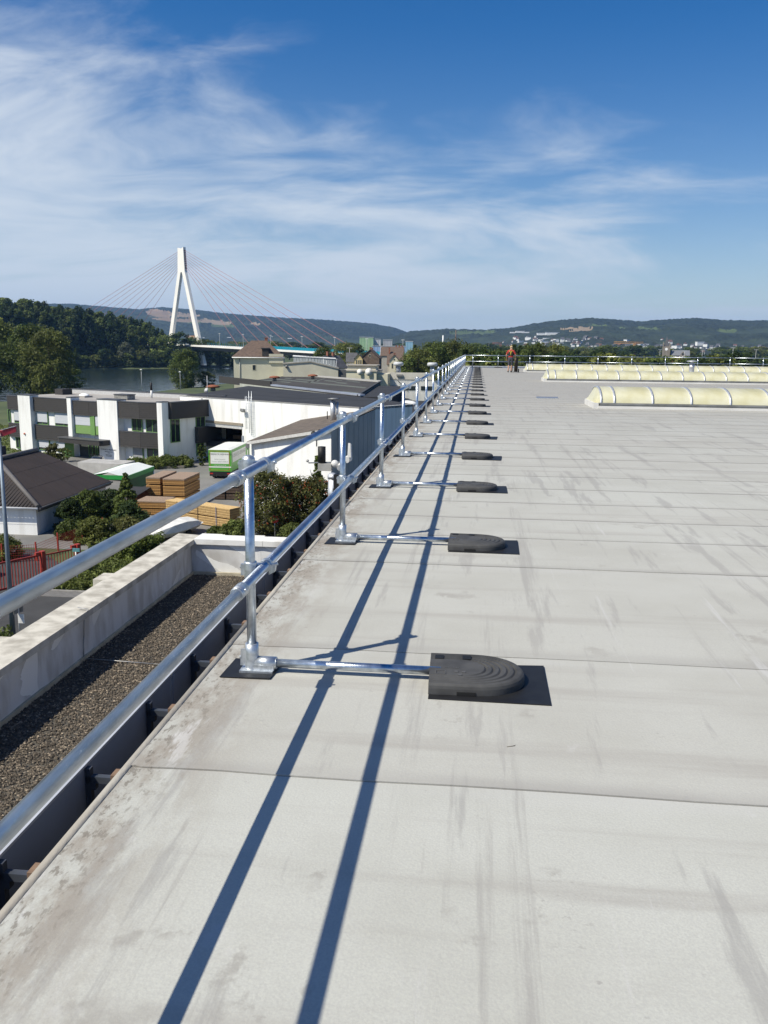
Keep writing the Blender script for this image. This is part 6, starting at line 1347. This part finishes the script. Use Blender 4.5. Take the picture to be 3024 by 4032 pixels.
TM = 'far tree in the wooded plain below the hills'
for i in range(170):
    az = rv.uniform(-18,18.5); d_ = rv.uniform(900,2400)
    if az < -8 and .743*d_*math.sin(R(az))-.669*d_*math.cos(R(az)) > -740: continue
    if -7.9 < az < -4.1 and d_ < 1300: continue
    b_ = ae(az,0,d_); s_ = rv.uniform(1.0,1.5)*(1+d_/6000); tree('far%d'%(i%3), (b_.x,b_.y,-15.6), s_, label='%s tree in the plain %s' % (('dark','green','olive')[i%3], 'below the pylon side hills' if az < -8 else 'below the saddle of the hills' if az < 3 else 'below the hillside villages'), group='trees of the plain', sxy=s_*rv.uniform(1.4,2.2))
# the big trees near the roof corner
for az, el, d_, key, wd, lb in ((-3.9,-.05,318,'big0',.78,'large dense tree rising left of the roof corner, its left flank'),(-2.6,.45,326,'big1',.86,'tallest dense tree behind the roof corner'),(-1.5,.50,330,'big0',.80,'dense tree behind the roof corner, its right shoulder'),(-.5,.22,322,'big1',.70,'rounded tree right of the tallest one'),(-4.55,-.55,312,'far1',.75,'smaller green tree at the foot of the large group'),(-4.1,.25,345,'con',.8,'dark slim conifer left of the large trees'),
    (2.35,.36,300,'con',1.35,'dark conifer pair behind the worker, left one'),(2.75,.30,302,'con',1.3,'dark conifer pair behind the worker, right one'),(3.7,.45,290,'big1',.9,'broad tree right of the worker'),(4.9,.32,310,'big0',.95,'broad tree beyond the skylight ends'),(-10.2,.02,330,'big1',.8,'round tree before the blue bridge barrier'),(-8.7,.26,520,'big0',1.2,'tree group behind the blue barrier, left'),(-8.0,.20,560,'big1',1.1,'tree group behind the blue barrier, right'),(.6,-.02,240,'far0',.9,'dark tree over the far rail corner'),(1.5,-.05,250,'far2',.95,'olive tree above the far rail beside the worker'),(11.6,-.30,420,'big1',.8,'round green tree in front of the church tower'),(13.2,-.02,1050,'big0',1.0,'tree behind the church nave')):
    t_ = ae(az,el,d_); zt = t_.z-G; H0 = LIB[key][2]; tree(key, (t_.x,t_.y,G), zt/H0, label=lb, sxy=wd*max(.8,zt/H0*.85)*(1.35 if -5 < az < 0 else 1))
# white houses scattered over the hillside: one mesh, many copies
hv = MB(); hv.box((-6,-5,0),(6,5,6.5)); hv.cm = 1; hv.prism_y([(-6.6,6.4),(6.6,6.4),(0,11)],-5.4,5.4)
hvm = [hv.mesh('hillside_house', [white, r_]) for r_ in (tileg, tileb, tiler)]
hv2 = MB(); hv2.box((-12,-6,0),(12,6,9)); hv2.cm = 1; hv2.box((-12.5,-6.5,9.01),(12.5,6.5,9.8)); hvm.append(hv2.mesh('hillside_house', [white, lampm]))
cnt = 0
clus = [(3.5,.55,1.4,.28,26),(5.6,.42,1.5,.16,22),(8.2,.20,1.8,.20,34),(10.6,.16,1.6,.22,36),(12.6,.30,1.0,.12,16),(14.6,.05,1.6,.16,24),(16.6,.12,1.3,.18,26),(7.0,.62,1.0,.10,12),(17.4,.26,.6,.10,8),(1.9,.30,1.2,.16,8)]
for ca_, ce_, sa_, se_, n_ in clus:
    for i in range(n_):
        az = rv.normal(ca_,sa_*.6); el = ce_+rv.normal(0,se_*.6)
        rr = np.linspace(2400,4800,160); hh = hill_h(np.full(160,az), rr, SKYR, 2300, 4900)+8; ee = np.degrees(np.arctan((hh-CAM_Z)/rr))
        k_ = np.argmax(ee >= el) if (ee >= el).any() else None
        if not k_ : continue
        d_ = rr[k_]; b_ = ae(az,0,d_); o = link('hillside_house', hvm[int(rv.choice([0,0,1,2,3]))], None, (b_.x,b_.y,hh[k_]-5), rv.uniform(0,3.1), 'small white house in the villages on the right hillside', 'house', 'white hillside houses'); sc_ = rv.uniform(.55,1.15); o.scale = (sc_,sc_,sc_*rv.uniform(.9,1.3)); cnt += 1
for az, el, w_ in ((2.3,1.02,1.8),(2.75,1.06,2.4),(3.05,1.04,1.6),(4.2,.93,2.6),(4.75,.95,2.6),(4.45,.66,1.6),(-19.2,.62,1.2),(-17.9,.5,1.2),(-16.2,.55,1.0),(-13.5,.62,1.2),(-12.3,.5,1.2)):
    tab, a_, b2 = (SKYR,2300,4900) if az > 0 else (SKYL,3600,6900); rr = np.linspace(a_*1.05,b2*.99,160); hh = hill_h(np.full(160,az), rr, tab, a_, b2)+8; ee = np.degrees(np.arctan((hh-CAM_Z)/rr)); k_ = int(np.argmax(ee >= el)) or 80
    d_ = rr[k_]; b_ = ae(az,0,d_); o = link('hillside_house', hvm[3], None, (b_.x,b_.y,hh[k_]-2), .1, 'long white building alone high on the wooded hillside', 'building', 'long white buildings on the slopes'); o.scale = (w_*.8,w_*.6,w_*.36)

# ================================================================== worker with a hand truck
def skin_body():
    J = {'pel':(0,0,.95),'wst':(0,.02,1.08),'chs':(0,.06,1.30),'nk':(0,.08,1.48),'hd0':(0.01,.115,1.56),'hd1':(.015,.13,1.68),
         'sl':(-.19,.07,1.40),'el':(-.30,.03,1.15),'wl':(-.27,.14,.92),'hl':(-.255,.17,.84),'sr':(.19,.07,1.40),'er':(.31,.05,1.16),'wr':(.27,.24,.98),'hr':(.25,.30,.93),
         'pl':(-.10,0,.90),'kl':(-.11,-.02,.50),'al':(-.14,-.10,.09),'tl':(-.14,.06,.035),'pr':(.10,0,.90),'kr':(.07,.06,.50),'ar':(.04,.02,.09),'tr':(.04,.18,.035)}
    E_ = [('pel','wst'),('wst','chs'),('chs','nk'),('nk','hd0'),('hd0','hd1'),('chs','sl'),('sl','el'),('el','wl'),('wl','hl'),('chs','sr'),('sr','er'),('er','wr'),('wr','hr'),('pel','pl'),('pl','kl'),('kl','al'),('al','tl'),('pel','pr'),('pr','kr'),('kr','ar'),('ar','tr')]
    Rd = dict(pel=(.155,.12),wst=(.155,.115),chs=(.17,.12),nk=(.058,.058),hd0=(.078,.088),hd1=(.082,.096),sl=(.075,.07),el=(.048,.048),wl=(.034,.03),hl=(.04,.026),sr=(.075,.07),er=(.048,.048),wr=(.034,.03),hr=(.04,.026),pl=(.10,.10),kl=(.065,.065),al=(.042,.045),tl=(.045,.035),pr=(.10,.10),kr=(.065,.065),ar=(.042,.045),tr=(.045,.035))
    nm = list(J); me = bpy.data.meshes.new('worker_tmp'); me.from_pydata([J[k] for k in nm], [(nm.index(a),nm.index(b_)) for a,b_ in E_], [])
    o = bpy.data.objects.new('worker_tmp', me); COL.objects.link(o); md = o.modifiers.new('skin','SKIN'); 
    for i, k in enumerate(nm): me.skin_vertices[0].data[i].radius = Rd[k]; me.skin_vertices[0].data[i].use_root = (k == 'pel')
    o.modifiers.new('sub','SUBSURF').levels = 2; o.modifiers['sub'].render_levels = 2
    r_ = bpy.data.meshes.new_from_object(o.evaluated_get(bpy.context.evaluated_depsgraph_get())); bpy.data.objects.remove(o); return r_
skinm = mat('skin', (.52,.30,.20), rough=.6); shirt = mat('red_shirt', (.45,.04,.03), (.36,.03,.025), scale=6, rough=.8); shorts = mat('dark_shorts', (.065,.065,.08), (.05,.05,.062), scale=6, rough=.85); shoes = mat('dark_shoes', (.02,.018,.016), rough=.7); hairm = mat('fair_hair', (.52,.40,.22), rough=.8)
bme = skin_body(); bme.name = 'body'
for m_ in (skinm, shirt, shorts, shoes): bme.materials.append(m_)
for p_ in bme.polygons:
    c_ = p_.center; p_.use_smooth = True
    if c_.z < .11: p_.material_index = 3
    elif c_.z < .46: p_.material_index = 0
    elif c_.z < 1.01 and abs(c_.x) < .235: p_.material_index = 2
    elif 1.01 <= c_.z < 1.475 and (abs(c_.x) < .235 or c_.z > 1.20): p_.material_index = 1
    else: p_.material_index = 0
wk = thing('person', 'worker in red shirt, black vest and grey shorts pushing a hand truck, seen from behind', 'person', (2.33,61.8,.002), R(-6))
wk.scale = (1.05,1.05,1.06); link('body', bme, wk)
s = MB(); s.cs = True
for z, hw, dp in ((1.10,.165,.135),(1.25,.175,.14),(1.38,.15,.13),(1.44,.09,.11)): pass
rings = []
for z, hw, dp, yc in ((1.10,.170,.140,.03),(1.22,.182,.150,.045),(1.34,.165,.150,.06),(1.43,.11,.12,.07)):
    rings += [(hw*math.copysign(abs(math.cos(t))**.7,math.cos(t)), yc+dp*math.copysign(abs(math.sin(t))**.7,math.sin(t)), z) for t in np.linspace(0,2*math.pi,16,endpoint=False)]
s.add(rings, [(j*16+i,j*16+(i+1)%16,(j+1)*16+(i+1)%16,(j+1)*16+i) for j in range(3) for i in range(16)]); s.build('vest', mat('black_vest', (.016,.016,.02), rough=.8), wk)
s = MB(); yel = mat('harness_yellow', (.75,.55,.04), rough=.6)
for a, b_ in (((-.09,-.075,1.42),(0,-.118,1.30)),((.09,-.075,1.42),(0,-.118,1.30)),((0,-.118,1.31),(0,-.120,1.12))): s.tube(a,b_,.018,5)
s.build('harness', yel, wk)
s = MB(); s.cs = True; s.ball((.015,.115,1.675),.098,12,9,(.95,1.05,.92)); s.build('hair', hairm, wk)
for sx_ in (-1,1): s = MB(); s.ball((.015+sx_*.088,.13,1.635),.026,6,5,(.5,.8,1.2)); s.build('ear', skinm, wk)
s = MB(); s.ball((.02,.235,1.63),.02,6,5); s.build('nose', skinm, wk)
for hx, hy, hz in ((-.255,.17,.82),(.25,.32,.92)):
    s = MB()
    for k in range(4): x = hx-.027+k*.018; s.tube((x,hy,hz),(x,hy+.035,hz-.03),.0085,5); s.tube((x,hy+.035,hz-.03),(x,hy+.02,hz-.062+.004*abs(k-1.5)),.0075,5)
    s.tube((hx+(.035 if hx < 0 else -.035),hy,hz+.02),(hx+(.045 if hx < 0 else -.045),hy+.035,hz-.01),.009,5); s.build('hand_fingers', skinm, wk)
ht = thing('hand_truck', 'hand truck loaded with a tall brown roll, pushed by the worker', 'hand truck', (2.62,62.25,.002), R(-6))
frm = mat('truck_frame_dark', (.03,.03,.035), rough=.5); brw = mat('brown_roll', (.12,.085,.055), (.08,.058,.04), scale=3, rough=.8)
s = MB(); s.cs = True
for x in (-.13,.22): s.tube((x,.12,.10),(x,-.0,1.02),.018,8)
s.tube((-.13,.0,1.02),(.22,0,1.02),.018,8); s.tube((-.13,.07,.5),(.22,.07,.5),.014,8); s.build('frame', frm, ht)
s = MB(); s.box((-.16,.12,.03),(.25,.42,.05)); s.build('toe_plate', frm, ht)
for x in (-.24,.27): s = MB(); s.cs = True; s.tube((x,.08,.13),(x+.07,.08,.13),.13,14); s.build('wheel', tyre, ht)
s = MB(); s.cs = True; s.tube((.10,.27,.06),(.12,.22,1.0),.13,14); s.build('roll', brw, ht)

# ================================================================== air
hz = MB(); hz.box((-6300,-2750,-26),(5400,9300,330)); hzm = bpy.data.materials.new('haze'); hzm.use_nodes = True
t = hzm.node_tree; t.nodes.clear(); pv = t.nodes.new('ShaderNodeVolumePrincipled'); pv.inputs['Color'].default_value = (.30,.56,1.0,1); pv.inputs['Density'].default_value = HAZE; pv.inputs['Anisotropy'].default_value = 0.2
ou = t.nodes.new('ShaderNodeOutputMaterial'); t.links.new(pv.outputs[0], ou.inputs['Volume'])
ho = hz.build('haze', hzm); ho['kind'] = 'stuff'; ho['label'] = 'pale blue summer haze over the valley'; ho['category'] = 'haze'
